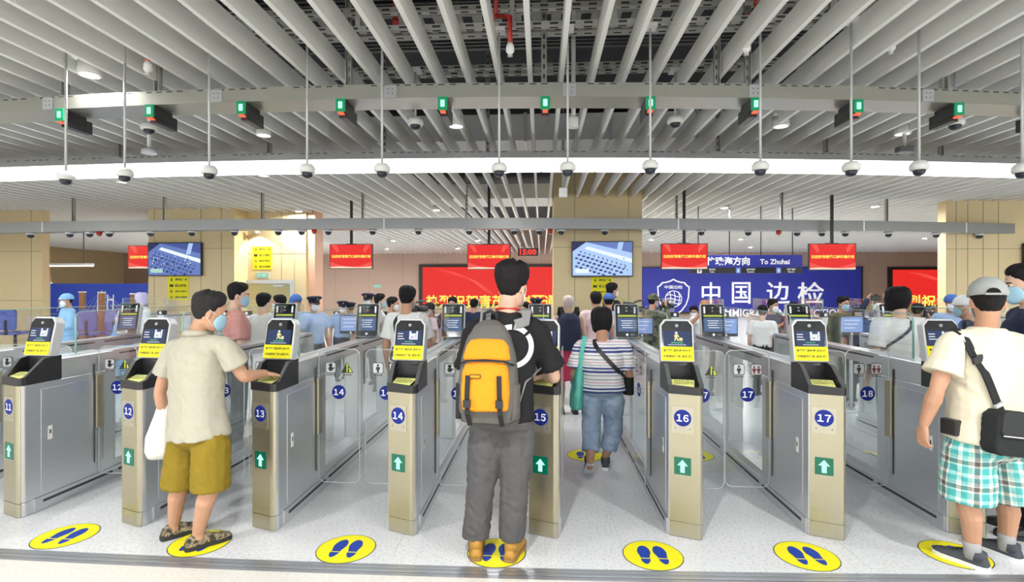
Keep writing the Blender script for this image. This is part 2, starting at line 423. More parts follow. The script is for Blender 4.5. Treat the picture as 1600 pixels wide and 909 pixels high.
for px in (66, 600, 1060, 1350, 1510):
    x = x_on(fb3, px); mb.box((x - .012, fb3(x) - .004, B3Z0), (x + .012, fb3(x), B3Z1), STEEL)
mb.build('beam_casing', r)
hangers(r, fb3, (115, 257, 410, 567, 729, 1057, 1221, 1385, 1560), 11.2, B3Z1, .28, 345)

# lane indicator boxes under the first beam
NAMES = {}
LANE_PX = [(95, 11), (235, 12), (378, 13), (533, 14), (692, 15), (852, 16), (1016, 17), (1180, 18), (1340, 19), (1497, 20), (1640, 21)]
ORD = ['first full one from the left end', 'second from the left end', 'third from the left end', 'fourth from the left end', 'fifth from the left end',
       'above gate 15', 'seventh from the left end', 'third from the right end', 'second from the right end', 'first full one from the right end', 'cut off at the right edge']
def make_indicator():
    r = empty('lane_indicator', (0, 0, 0)); b = MB()
    b.box((-.036, .012, -.105), (.036, .26, 0), BLACK); b.build('housing', r, bevel=.003)
    b = MB(); b.box((-.034, .06, -.15), (.034, .33, -.106), BLACK); b.box((-.034, .26, -.106), (.034, .33, -.03), BLACK); b.build('rear_module', r, bevel=.003)
    b = MB(); b.box((-.042, 0, -.112), (.042, .014, .004), mat('indicator_green_frame', (.0, .16, .06), .35, emit=(0, .25, .10), es=.5, var=0)); b.build('front_frame', r, bevel=.003)
    b = MB(); b.prism(rrect(.038, .062, .006), 0, .002, GREEN_L, T(0, 0, -.054) @ FACE); b.build('light_window', r)
    b = MB(); b.box((-.022, .0, -.128), (.022, .05, -.114), emis('indicator_red', (1.0, .16, .08), 1.0)); b.build('red_status_light', r)
    return r
pr = None
for (px, _), w in zip(LANE_PX, ORD):
    x = x_on(fb1, px)
    lab = 'black lane box with lit green square, ' + w
    if pr is None: pr = make_indicator(); o = pr; tag(o, lab, 'lane light', 'lane indicator boxes under the beam')
    else: o = copy_tree(pr, label=lab)
    o.location = (x, fb1(x) - .02, B1Z0 - .004)

# cameras
DOME = mat('camera_dome_dark', (.02, .025, .035), .08, var=0)
def make_dome(rod=0.0):
    r = empty('dome_camera', (0, 0, 0)); b = MB()
    b.lathe([(.030, .075), (.045, .07), (.066, .045), (.068, .02), (.062, 0)], WHITE, n=24); b.build('housing', r)
    b = MB(); b.lathe([(.047, .0), (.044, -.02), (.032, -.037), (.012, -.045)], DOME, n=20); b.build('lens_dome', r)
    b = MB()
    if rod: b.tube([(0, 0, .07), (0, 0, rod)], .010, SILV, n=10); b.box((-.05, -.05, rod - .02), (.05, .05, rod + .012), WHITE)
    else: b.tube([(0, 0, .07), (0, 0, .12)], .03, WHITE, n=10)
    b.build('hanging_rod' if rod else 'mount', r); return r
hang = [(103, 281, 'leftmost of them, above gate 11'), (195, 276, 'second from the left'), (327, 272, 'above the man in the beige polo'), (480, 270, 'between gates 13 and 14'), (597, 269, 'left of gate 14'),
        (780, 268, 'above the backpack man'), (887, 267, 'right of gate 15'), (1016, 264, 'left of gate 16'), (1188, 266, 'between gates 16 and 17'), (1330, 267, 'right of gate 17'), (1436, 266, 'second from the right'), (1597, 270, 'at the right edge')]
DC = 4.36
prl = None
for px, py, w in hang:
    p = aty(px, py, DC); rodl = 3.76 - p.z
    o = make_dome(rodl)
    tag(o, 'white dome camera on a long thin rod, ' + w, 'camera', 'dome cameras on long rods'); o.location = p
mb = strut_rail(0, 0, .05, .045, -5, 5)
for px in (-60, 250, 560, 800, 960, 1300, 1660):
    p = aty(px, 100, DC); mb.box((p.x - .02, -.02, .045), (p.x + .02, .02, 1.04), TRAY)
o = mb.build('camera_rail', None, at(800, 450, DC))
o.location = (0, DC, 3.773)
tag(o, 'galvanised rail above the slats from which the camera rods hang', 'rail')
for px, py, d, w in [(233, 203, 5.4, 'under the first beam over gate 12'), (649, 196, 5.2, 'below the first beam left of centre'), (1055, 193, 5.2, 'below the first beam right of centre'), (1492, 196, 5.0, 'under the first beam near its right end')]:
    p = at(px, py, d); top = 3.75; o = make_dome(top - p.z + .02); o.scale = (1.15, 1.15, 1); o.location = p
    tag(o, 'short white dome camera with a dark lens ' + w, 'camera')
def pole_box(px, py, d, label, w, h, m_, kind, cyl=False):
    p = at(px, py, d); r = empty(kind, p); b = MB()
    if cyl: b.lathe([(w, 0), (w, h), (w*.7, h + .01)], m_, n=18)
    else: b.box((-w, -w*.6, 0), (w, w*.6, h), m_)
    b.build('housing', r, bevel=.006)
    b = MB(); b.tube([(0, 0, h), (0, 0, 4.945 - p.z)], .022, TRAY if not cyl else WHITE, n=10); b.build('pole', r)
    tag(r, label, 'speaker' if kind == 'hanging_speaker' else 'camera')
pole_box(233, 240, 6.6, 'grey round speaker on a short pole below the left dome camera', .085, .05, SILV, 'hanging_speaker', True)
pole_box(1413, 238, 6.6, 'grey box speaker on a pole above the light trough', .085, .07, DGREY, 'hanging_speaker')
pole_box(896, 200, 5.2, 'white cylindrical detector hanging just below the first beam', .05, .10, WHITE, 'hanging_detector', True)
pole_box(880, 308, 9.0, 'small white box hanging on a rod before the far beam', .07, .16, WHITE, 'hanging_detector')
pc = None
ks = [41, 103, 134, 165, 230, 295, 362, 431, 468, 510, 580, 652, 732, 803, 843, 877, 946, 1022, 1098, 1172, 1249, 1288, 1325, 1393, 1468, 1536]
for i, px in enumerate(ks):
    x = x_on(fb3, px)
    if pc is None:
        pc = empty('beam_camera', (0, 0, 0)); b = MB()
        b.lathe([(.085, .0), (.088, -.03), (.075, -.05)], SILV, n=18); b.build('housing', pc)
        b = MB(); b.lathe([(.066, -.05), (.06, -.085), (.04, -.11), (.012, -.12)], DOME, n=16); b.build('lens_dome', pc)
        tag(pc, 'x', 'camera', 'dome cameras under the far beam'); o = pc
    else: o = copy_tree(pc)
    o['label'] = 'small grey dome camera under the far beam, %s from the left' % ['first', 'second', 'third', 'fourth', 'fifth', 'sixth', 'seventh', 'eighth', 'ninth', 'tenth', 'eleventh', 'twelfth', 'thirteenth', 'fourteenth', 'fifteenth', 'sixteenth', 'seventeenth', 'eighteenth', 'nineteenth', 'twentieth', 'twenty-first', 'twenty-second', 'twenty-third', 'twenty-fourth', 'twenty-fifth', 'twenty-sixth'][i]
    o.location = (x, fb3(x) + .10, B3Z0)
for px, w in ((149, 'near the left opening'), (488, 'beside the yellow column'), (860, 'beside the middle column'), (1220, 'right of the blue sign'), (1577, 'near the right edge')):
    p = Vector((x_on(fb3, px), 0, 0)); b = MB(); b.lathe([(.05, 0), (.055, -.05), (.03, -.09)], REDP, n=14); b.lathe([(.02, -.09), (.02, -.11)], SILV, n=10)
    tag(b.build('fire_alarm', None, (p.x, fb3(p.x) + .1, B3Z0)), 'small red alarm under the far beam ' + w, 'alarm')

# downlights seen in the slats, and an added grid that lights the hall
def make_downlight():
    r = empty('downlight', (0, 0, 0)); b = MB()
    b.lathe([(.078, 0), (.095, .0), (.095, .012), (.09, .12), (.078, .12)], WHITE, n=24, cap=False); b.build('trim_ring', r)
    b = MB(); b.lathe([(.0785, .02), (.0785, .11)], emis('downlight_glow', (1, .98, .92), 4.0), n=20); b.build('lens', r)
    return r
LD = bpy.data.lights.new('downlight_and_fill_lamp', 'AREA'); LD.shape = 'DISK'; LD.size = .15; LD.energy = LAMP_W; LD.color = (1, .985, .95)
vis = [(140, 118), (412, 212), (713, 198), (1220, 198), (1410, 210), (412, 275), (190, 285), (988, 267), (1196, 267), (1408, 268)]
spots = [atz(px, py, ceil_z - .02) for px, py in vis]
for iy in range(-2, 7):  # further downlights, added to light the hall
    for ix in range(-4, 5):
        x, y = ix*3.5 + (.9 if iy % 2 else -.6), iy*4.2 + .3
        if any((Vector((x, y)) - Vector((q.x, q.y))).length < 1.2 for q in spots) or (.4 < y < 6.2 and abs(x) < 7) or abs(y - 7) < .6 or abs(x + 4.1) < .3 and abs(y - 12.6) < 2: continue
        spots.append(Vector((x, y, ceil_z - .02)))
LD2 = LD.copy(); LD2.energy = LAMP_W*2.4; LD3 = LD.copy(); LD3.energy = LAMP_W*3.2; LD4 = LD.copy(); LD4.energy = LAMP_W*.8  # added lamps far back and behind the camera are stronger, to brighten slats
pd = None
for i, p in enumerate(spots):
    if pd is None: pd = make_downlight(); tag(pd, 'round recessed white downlight between ceiling slats', 'downlight', 'downlights in the slat ceiling'); o = pd
    else: o = copy_tree(pd)
    o.location = p
    if 0 < i < len(vis): continue
    l = bpy.data.objects.new('downlight_and_fill_lamp', LD2 if p.y > 10.5 else (LD3 if p.y < .5 else LD4)); COL.objects.link(l); l.location = p + Vector((0, 0, .012))

# ------------------------------------------------------------------ e-gates
CN1, CN2 = '香港澳门居民请 (回乡证)', '内地居民使用 (身份证)'
def hand_pic(mb, M):
    mb.prism(rrect(.085, .085, .014), 0, .0006, INK, M); mb.prism(rrect(.076, .076, .012), .0006, .0010, SILV, M)
    mb.prism(disc(.018, 16, 0, -.008), .0010, .0014, INK, M)
    for i, a in enumerate((-28, -10, 8, 26)): mb.box((-.0042, .006, .0010), (.0042, .034 - abs(i-1.5)*.003, .0014), INK, M @ RZ(-a) if True else M)
    mb.box((-.0045, .0, .0010), (.0045, .027, .0014), INK, M @ T(.008, -.012, 0) @ RZ(-62))
def tri_pic(mb, M):
    mb.prism([(-.048, -.04), (.048, -.04), (0, .045)], 0, .0006, INK, M); mb.prism([(-.040, -.035), (.040, -.035), (0, .035)], .0006, .0010, mat('sticker_lime', (.62, .72, .05), .5, var=0), M)
    mb.prism([(-.040, -.035), (-.004, -.035), (-.004, .028)], .0010, .0013, INK, M)
    mb.prism(disc(.008, 10, .010, .004), .0010, .0014, INK, M); mb.prism([(.004, -.035), (.018, -.035), (.016, -.004), (.006, -.004)], .0010, .0014, INK, M)
def man_pic(mb, M, x=0, s=1, m_=None):
    m_ = m_ or INK
    mb.prism(disc(.009*s, 12, x, .022*s), .0010, .0014, m_, M)
    mb.prism([(x - .014*s, .010*s), (x + .014*s, .010*s), (x + .016*s, -.012*s), (x + .008*s, -.012*s), (x + .007*s, -.034*s), (x - .007*s, -.034*s), (x - .008*s, -.012*s), (x - .016*s, -.012*s)], .0010, .0014, m_, M)
def frame_pic(mb, M):
    mb.prism(rrect(.085, .085, .014), 0, .0006, INK, M); mb.prism(rrect(.076, .076, .012), .0006, .0010, SILV, M)
def arrow(mb, m_, s, z, M, th=.001):
    mb.prism([(0, s), (-s*.8, .08*s), (-s*.34, .08*s), (-s*.34, -s), (s*.34, -s), (s*.34, .08*s), (s*.8, .08*s)], z, z + th, m_, M)
MDARK = mat('sticker_maroon', (.16, .03, .04), .5, var=0)

FA = 20      # the front face is turned towards the lane on its left
PLAN = [(-.105, .078), (.062, .012), (.080, .010), (.094, .018), (.105, .036), (.105, .80), (-.105, .80)]
FM = T(-.022, .0445, 0) @ RZ(-21.5) @ FACE      # artwork frame on the slanted front (x right, y up, z out)
def leaf(mb, sgn, pics, num):
    """glass leaf hinged at x=0, reaching sgn*x"""
    w = .325; cx = sgn*(w/2 + .012)
    G = T(0, .006, 0) @ FACE
    pts = rrect(w, 1.04, .05, 5, cx, .62, (1, 1, 1, 1))
    mb.prism(pts, 0, .012, GLASS, G)
    e = MB(); return pts, cx, G
PR = {}
def gate_proto():
    r = empty('security_gate', (0, 0, 0))
    b = MB(); b.prism(PLAN, .10, .93, STEEL); b.prism([(x*.985, y*.985 + .002) for x, y in PLAN], 0, .10, STEEL)
    b.box((-.105, .30, .93), (.105, .80, 1.085), STEEL); b.build('cabinet', r, bevel=.006)
    b = MB()     # steel strip round the slanted nose, warm reflection put into its colour
    p0, p1, p2, p3 = [Vector((*q, 0)) for q in ((-.098, .0730), (.060, .0105), (.080, .0078), (.092, .0150))]
    for z0, z1 in ((.004, .098), (.102, .926)):
        b.rings([[(q.x, q.y - .0015, z0), (q.x, q.y - .0015, z1), (q.x, q.y + .006, z1), (q.x, q.y + .006, z0)] for q in (p0, p1, p2, p3)], STEELWARM, smooth=False)
    b.build('front_plate', r)
    b = MB()
    b.prism(rrect(.135, .17, .004), .002, .006, mat('plate_warm_reflection', (.50, .475, .38), .4, .8, var=.04), FM @ T(0, .76, 0))  # steel plate tinted with the same warm reflection
    for sx in (-.045, .045): b.prism(disc(.004, 8), .006, .0066, HOLE, FM @ T(sx, .705, 0))
    b.build('number_plate', r)
    b = MB(); b.prism(rrect(.105, .112, .003), .002, .006, GREEN_D, FM @ T(0, .463, 0)); arrow(b, GREEN_L, .042, .0062, FM @ T(0, .463, 0)); b.build('arrow_light', r)
    for s in (-1, 1):
        b = MB(); b.box((s*.105, .15, .13), (s*.108, .70, .88), STEEL); b.box((s*.108, .20, .50), (s*.110, .235, .60), WHITE); b.box((s*.1095, .212, .54), (s*.111, .224, .57), HOLE)
        b.build('side_door', r, bevel=.002)
    # base plinth and dark slots
    b = MB(); b.box((-.112, .10, 0), (.112, 2.75, .10), STEEL); b.box((-.09, .80, .10), (.09, 2.75, .16), STEEL)
    for s in (-1, 1):
        for y0, y1 in ((.16, .78), (.84, 1.62), (1.75, 2.7)): b.box((s*.1125, y0, .055), (s*.1135, y1, .075), HOLE)
    b.build('plinth', r, bevel=.004)
    b = MB(); b.box((-.07, .80, .985), (.07, 2.75, 1.085), STEEL)
    for s in (-1, 1): b.box((s*.0705, .90, 1.045), (s*.0715, 1.66, 1.06), HOLE); b.box((s*.0705, 1.78, 1.045), (s*.0715, 2.7, 1.06), HOLE)
    b.build('top_rail', r, bevel=.004)
    for y0, y1 in ((.80, .86), (1.66, 1.80), (2.66, 2.75)):
        b = MB(); b.box((-.07, y0, .16), (.07, y1, .985), STEEL); b.box((-.071, y0 + .02, .2), (.071, y0 + .024, .95), HOLE); b.build('post', r, bevel=.003)
    for s in (-1, 1):
        b = MB(); b.box((s*.060, .86, .16), (s*.066, 1.66, .985), GLASS); b.box((s*.060, 1.80, .16), (s*.066, 2.66, .985), GLASS); b.build('side_glass', r)
        b = MB(); b.box((s*.105, .605, .48), (s*.132, .668, .91), BRONZE); b.box((s*.105, .60, .20), (s*.116, .604, 1.0), HOLE); b.build('hinge_bar', r, bevel=.004)
    # clear glass wing on the cabinet top
    b = MB(); pts = rrect(2.1, .34, .05, 4, 1.60, 1.255, (0, 1, 0, 0))
    WM = Matrix(((0, 0, 1, -.006), (1, 0, 0, 0), (0, 1, 0, 0), (0, 0, 0, 1)))
    b.prism(pts, 0, .012, GLASS, WM)
    b.box((-.0065, .545, 1.09), (.0065, .552, 1.38), GEDGE); b.tube([(0, .55, 1.38), (0, .565, 1.41), (0, .60, 1.4245), (0, 2.65, 1.4255)], .004, GEDGE, n=4)
    b.build('glass_wing', r)
    # reader box
    b = MB()
    low = [(-.108, .070), (.062, .004), (.084, .002), (.100, .012), (.110, .034), (.110, .31), (-.108, .31)]
    def top(y): return 1.0 + .115*max(0, min(1, (y - .03)/.15)) if y > .03 else 1.0
    lo = [(x, y, .928) for x, y in low]
    mids = [(-.108, .070, .985), (.062, .004, .975), (.084, .002, .975), (.100, .012, .98), (.110, .034, .99), (.110, .17, 1.10), (.110, .31, 1.11), (-.108, .31, 1.11), (-.108, .18, 1.10)]
    lo2 = [(-.108, .070, .928), (.062, .004, .928), (.084, .002, .928), (.100, .012, .928), (.110, .034, .928), (.110, .17, .928), (.110, .31, .928), (-.108, .31, .928), (-.108, .18, .928)]
    n9 = 9
    b.add(lo2, [list(range(n9))[::-1]], BLACK)
    b.add(lo2 + mids, [(i, (i+1) % n9, n9 + (i+1) % n9, n9 + i) for i in range(n9)], BLACK)
    inner = [(-.080, .078, .985), (.052, .026, .975), (.070, .024, .975), (.078, .030, .98), (.084, .045, .99), (.084, .17, 1.10), (.084, .24, 1.11), (-.082, .24, 1.11), (-.082, .18, 1.10)]
    b.add(mids + inner, [(i, (i+1) % n9, n9 + (i+1) % n9, n9 + i) for i in range(n9)], DGREY)
    floor_ = [(-.080, .078, .972), (.052, .026, .962), (.070, .024, .962), (.078, .030, .965), (.084, .045, .967), (.084, .17, 1.0), (.084, .24, 1.01), (-.082, .24, 1.01), (-.082, .18, 1.0)]
    b.add(inner + floor_, [(i, (i+1) % n9, n9 + (i+1) % n9, n9 + i) for i in range(n9)], BLACK)
    b.add(floor_, [list(range(n9))], BLACK)
    b.build('reader_box', r)
    b = MB(); L = T(-.005, .095, .9865) @ RZ(-12) @ RX(15)
    b.add([(-.072, -.018, 0), (.066, -.042, -.001), (.074, .055, 0.004), (-.072, .055, .004)], [(0, 1, 2, 3)], YELP, L)
    for i in range(4):
        for j in range(9):
            if random.random() < .85: b.box((-.055 + j*.0135, -.012 + i*.016, .0045), (-.055 + j*.0135 + .009, -.012 + i*.016 + .007, .0052), mat('label_text_olive', (.25, .26, .08), .6, var=0), L)
    b.build('passport_label', r)
    # head with screen, leaning back
    H = T(-.008, .225, 1.112) @ RZ(-6) @ RX(-12)
    b = MB(); sh = [(-.112, 0), (.112, 0), (.112, .255), (.082, .295), (-.082, .295), (-.112, .255)]
    b.prism(sh, -.075, 0, SILV, H @ FACE); b.box((-.07, .02, -.03), (.07, .09, .03), BLACK, H); b.build('screen_head', r, bevel=.008)
    b = MB(); sh2 = [(-.101, .008), (.101, .008), (.101, .247), (.074, .281), (-.074, .281), (-.101, .247)]
    b.prism(sh2, .0005, .004, BLACKG, H @ FACE); b.build('screen_glass', r)
    b = MB(); b.prism(disc(.010, 18, 0, .248), .004, .0065, SILV, H @ FACE); b.prism(disc(.007, 18, 0, .248), .0065, .0075, INK, H @ FACE); b.prism(disc(.003, 10, 0, .248), .0075, .008, SILV, H @ FACE); b.build('camera_eye', r)
    b = MB(); b.prism([(-.106, .008), (.106, .008), (.106, .103), (-.106, .103)], .0042, .0052, YEL, H @ FACE)
    put_text(b, CN1, INK, 0, .076, w=.185, z=.0056, M=H @ FACE, bold=.03); put_text(b, CN2, INK, 0, .036, w=.185, z=.0056, M=H @ FACE, bold=.03)
    b.build('yellow_notice', r)
    # two screen pictures
    pa = MB(); pa.prism([(-.09, .106), (.09, .106), (.09, .21), (-.09, .21)], .0042, .0046, SCR_BLUE, H @ FACE)
    for k in range(3): pa.prism([(-.085, .184 - k*.018), (-.045 + .01*(k == 2), .184 - k*.018), (-.045 + .01*(k == 2), .190 - k*.018), (-.085, .190 - k*.018)], .0046, .005, SCR_WHITE, H @ FACE)
    pa.prism([(.0, .146), (.062, .146), (.062, .206), (.050, .206), (.050, .190), (.014, .190), (.014, .206), (.0, .206)], .0046, .005, SCR_WHITE, H @ FACE)
    pa.prism([(.016, .160), (.03, .160), (.03, .166), (.016, .166)], .005, .0053, SCR_BLUE, H @ FACE); pa.prism([(.048, .158), (.05, .158), (.05, .184), (.048, .184)], .005, .0053, SCR_BLUE, H @ FACE)
    pa.prism([(-.03, .128), (.03, .128), (.03, .134), (-.03, .134)], .0046, .005, SCR_GREEN, H @ FACE); pa.prism([(-.05, .114), (.05, .114), (.05, .118), (-.05, .118)], .0046, .005, SCR_WHITE, H @ FACE)
    PR['a'] = pa.data('document_picture')
    pb = MB(); pb.prism([(-.09, .106), (.09, .106), (.09, .21), (-.09, .21)], .0042, .0046, SCR_BLUE, H @ FACE)
    K = H @ FACE
    pb.prism(disc(.009, 12, -.004, .198), .0046, .005, SCR_WHITE, K); pb.prism([(-.016, .186), (.006, .188), (.016, .170), (.010, .166), (.004, .176), (.002, .164), (.014, .150), (.012, .143), (.005, .143), (-.006, .158), (-.012, .143), (-.020, .143), (-.012, .166), (-.018, .170)], .0046, .005, SCR_YEL, K)
    pb.prism(rrect(.022, .022, .003, 4, .026, .154), .0046, .005, SCR_YEL, K)
    pb.prism([(-.04, .126), (.04, .126), (.04, .134), (-.04, .134)], .0046, .005, SCR_GREEN, K); pb.prism([(-.06, .114), (.06, .114), (.06, .118), (-.06, .118)], .0046, .005, SCR_WHITE, K)
    PR['b'] = pb.data('walk_picture')
    # face scanner farther down the gate
    b = MB(); b.lathe([(.035, 0), (.03, .02), (.026, .12)], SILV, T(-.03, 2.24, 1.085), 14); b.build('scanner_stem', r)
    Q = T(-.03, 2.2, 1.13) @ RX(-10)
    b = MB(); b.prism(rrect(.25, .36, .022, 4, 0, .14), -.05, 0, SILV, Q @ FACE); b.build('scanner_housing', r, bevel=.004)
    b = MB(); K = Q @ FACE; b.prism(rrect(.236, .348, .018, 4, 0, .14), .0005, .004, BLACKG, K)
    for s in (-1, 1): b.prism(rrect(.018, .075, .006, 3, s*.085, .255), .004, .005, SCR_WHITE, K)
    for q in range(2): b.prism(rrect(.03, .022, .006, 3, 0, .245 + q*.034), .004, .0048, DGREY, K); b.prism(disc(.006, 10, 0, .245 + q*.034), .0048, .0053, SILV, K)
    b.prism(rrect(.19, .020, .002, 2, 0, .192), .004, .005, emis('scanner_lime_strip', (.55, .65, .10), .8), K)
    b.prism(rrect(.19, .145, .002, 2, 0, .098), .004, .005, emis('scanner_screen_blue', (.10, .17, .33), .8), K)
    for q in range(4): b.prism([(-.06 + .01*(q % 2), .135 - q*.024), (.06 - .01*(q % 3), .135 - q*.024), (.06 - .01*(q % 3), .143 - q*.024), (-.06 + .01*(q % 2), .143 - q*.024)], .005, .0055, SCR_WHITE, K)
    b.prism(disc(.014, 14, 0, -.008), .004, .006, SCR_WHITE, K)
    b.build('scanner_screen', r)
    return r
gp = gate_proto()
def number_disc(num, M, mb, r=.052, z=.006):
    mb.prism(disc(r, 28), z, z + .0012, BLUE, M); put_digits(mb, num, PWHITE, r*.88, z + .0016, M)
GATES = {10: (-160, 796, 0), 11: (20, 806, 0), 12: (207, 819, 0), 13: (413, 826, 1), 14: (628, 832.5, 0), 15: (850, 837, 0), 16: (1072, 839.5, 1), 17: (1293, 840, 0), 18: (1512, 836, 0), 19: (1740, 826, 0)}
GL = {10: 'steel entry gate cut off by the left edge, left of gate 11', 11: 'steel entry gate farthest left, numbered 11, lane to its right empty', 12: 'steel entry gate numbered 12 behind the man in the beige polo',
      13: 'steel entry gate numbered 13 with a hand on its reader', 14: 'steel entry gate numbered 14 left of the backpack man', 15: 'steel entry gate numbered 15 right of the backpack man',
      16: 'steel entry gate numbered 16 right of the striped-shirt woman', 17: 'steel entry gate numbered 17 with a document picture on its screen', 18: 'steel entry gate half hidden behind the man in plaid shorts', 19: 'steel entry gate cut off by the right edge'}
GX = {}
def build_leaf(parent, side, num, opened):
    """leaf on the gate's right (side=1: hand and triangle) or left (side=-1: people)"""
    w = .325
    M0 = T(side*.108, .632, 0) @ (RZ(90 if side > 0 else -90) @ T(0, 0, 0) if opened else Matrix.Identity(4))
    if opened: M0 = T(side*.145, .66, 0) @ RZ(side*86)
    cx = side*(w/2 + .010); G = FACE
    b = MB(); pts = rrect(w, 1.04, .05, 5, cx, .62)
    b.prism(pts, -.012, 0, GLASS, G)
    ring = [Vector((x, .006, y)) for x, y in pts] + [Vector((pts[0][0], .006, pts[0][1]))]
    b.tube(ring, .003, mat('glass_rim', (.66, .74, .74), .2, var=0), n=4)
    o = b.build('glass_leaf', parent, M=M0)
    b = MB(); number_disc(num, G @ T(cx, .805, 0), b, .055, .001); b.build('number_disc', o)
    for k, dx in enumerate((-.065, .065)):
        b = MB(); M = G @ T(cx + dx, .995, .0008)
        if side > 0: (hand_pic if k == 0 else tri_pic)(b, M)
        else:
            frame_pic(b, M)
            if k == 0: man_pic(b, M, 0, 1)
            else: man_pic(b, M, -.017, .9, MDARK); man_pic(b, M, .017, .9, MDARK)
        for q in range(5): b.box((-.036 + q*.015, -.060, 0), (-.036 + q*.015 + .010, -.050, .0006), DGREY, M)
        b.build('warning_sticker', o)
OPEN = {16}
for g, (px, py, pic) in GATES.items():
    p = atz(px, py, 0); GX[g] = p
    o = gp if g == 10 else copy_tree(gp)
    o.location = (p.x, p.y - .045, 0)
for g, (px, py, pic) in GATES.items():
    o = [q for q in bpy.data.objects if q.type == 'EMPTY' and q.name.startswith('security_gate') and abs(q.location.x - GX[g].x) < .01][0]
    tag(o, GL[g], 'gate', 'row of entry gates')
    s = bpy.data.objects.new('screen_picture', PR['b' if pic else 'a']); COL.objects.link(s); s.parent = o
    if 11 <= g <= 18:
        b = MB(); number_disc(g, FM @ T(0, .775, 0), b, .054, .0065); b.build('number_disc', o)
    build_leaf(o, -1, g, g in OPEN)
    build_leaf(o, 1, g + 1, (g + 1) in OPEN)

# footprint stickers
def sole(sx):
    pts = []
    for i in range(26):
        a = 2*pi*i/26; y = .11*sin(a); w = .040 + .008*sin(a) - .010*exp(-((y + .02)/.03)**2)
        pts.append((sx*(.05 + w*cos(a) - .006*sin(a)), y))
    return pts
def sticker(px, py, label, rz=0, grp='footprint stickers before the gates'):
    p = atz(px, py, 0); b = MB()
    b.prism(disc(.180, 40), 0, .0012, mat('sticker_edge_black', (.05, .06, .05), .5, var=0)); b.prism(disc(.174, 40), .0012, .0016, YEL)
    o = b.build('floor_sticker', None, (p.x, p.y, .0004)); o.rotation_euler = (0, 0, rz)
    for s in (-1, 1):
        b = MB(); b.prism(sole(s), .0017, .0021, FBLUE); b.box((s*.05 - .05, -.048, .0021), (s*.05 + .05, -.040, .0024), YEL); b.build('footprint', o)
    tag(o, label, 'floor sticker', grp)
sticker(103, 837, 'yellow oval floor sticker with blue footprints in front of gates 11 and 12')
sticker(313, 848, 'yellow footprint floor sticker under the man in the beige polo')
sticker(541, 857, 'yellow footprint floor sticker between gates 13 and 14')
sticker(776, 863, 'yellow footprint floor sticker under the backpack man')
sticker(1020, 867, 'yellow footprint floor sticker left of gate 16')
sticker(1260, 868, 'yellow footprint floor sticker left of gate 17')
sticker(1492, 866, 'yellow footprint floor sticker under the man in plaid shorts')
for px, py, w in ((915, 711, 'inside the lane of the striped-shirt woman'), (655, 709, 'inside the lane behind gate 14'), (1085, 711, 'inside the lane behind gate 16'), (1355, 712, 'far inside the lane left of gate 18'), (385, 705, 'inside the lane behind gate 13')):
    sticker(px, py, 'yellow footprint floor sticker ' + w, 0, 'footprint stickers inside the lanes')

# second row of gates behind
rg = empty('far_gate', (0, 0, 0)); tag(rg, 'plain steel barrier of the far gate row with a clear glass panel on top', 'gate', 'far gate row')
b = MB(); b.box((-.09, 0, .0), (.09, 1.1, .14), STEEL); b.box((-.09, 0, .14), (.09, .4, 1.02), STEEL); b.box((-.09, .8, .14), (.09, 1.1, 1.02), STEEL)
b.build('cabinet', rg, bevel=.006)
b = MB(); b.box((-.07, .0, 1.02), (.07, 1.1, 1.07), STEEL)
for s in (-1, 1): b.box((s*.0705, .1, 1.035), (s*.0715, 1.0, 1.05), HOLE)
b.build('top_rail', rg, bevel=.004)
b = MB(); b.box((-.006, .1, 1.07), (.006, 1.05, 1.40), GLASS); b.box((-.0065, .092, 1.07), (.0065, .1, 1.40), GEDGE); b.box((-.0065, .1, 1.40), (.0065, 1.05, 1.406), GEDGE); b.build('glass_wing', rg)
b = MB(); b.box((-.42, .55, .2), (.42, .562, 1.12), GLASS); b.build('glass_leaf', rg)
b = MB(); b.box((-.07, .0, 1.07), (.07, .09, 1.16), BLACK); b.prism(disc(.03, 14), 0, .004, SCR_WHITE, T(0, -.001, 1.115) @ FACE); b.build('card_reader', rg)
for k in range(-10, 10):
    x = .2 + .93*k + .45; y = 10.0 + .004*x*x
    o = rg if k == -10 else copy_tree(rg)
    o.location = (x, y, 0)
# monitors on stands
def monitor(px, py, d, label):
    p = at(px, py, d); r = empty('monitor', (p.x, p.y, 0)); z = p.z
    b = MB(); b.box((-.15, 0, z - .13), (.15, .035, z + .12), WHITE if False else DGREY); b.build('housing', r, bevel=.006)
    b = MB(); b.box((-.135, -.004, z - .09), (.135, 0, z + .105), SCR_LB)
    for q in range(3): b.box((-.10, -.006, z + .06 - q*.05), (.10 - q*.03, -.0045, z + .07 - q*.05), SCR_WHITE)
    b.build('screen', r)
    b = MB(); b.prism(disc(.012, 12), 0, .003, SCR_WHITE, T(0, -.001, z - .112) @ FACE); b.build('power_light', r)
    b = MB(); b.tube([(0, .02, 0), (0, .02, z - .12)], .022, SILV, n=12); b.lathe([(.14, 0), (.14, .012), (.03, .02)], SILV, n=18); b.build('stand', r)
    tag(r, label, 'monitor', 'small blue monitors')
monitor(548, 506, 6.9, 'small blue-lit monitor left of the officers in front of the pink wall')
monitor(1003, 510, 6.9, 'small blue-lit monitor below the camouflaged soldier')
monitor(1135, 510, 6.9, 'small blue-lit monitor right of the gate 16 scanner')
monitor(1331, 508, 6.9, 'small blue-lit monitor below the masked soldier in olive')

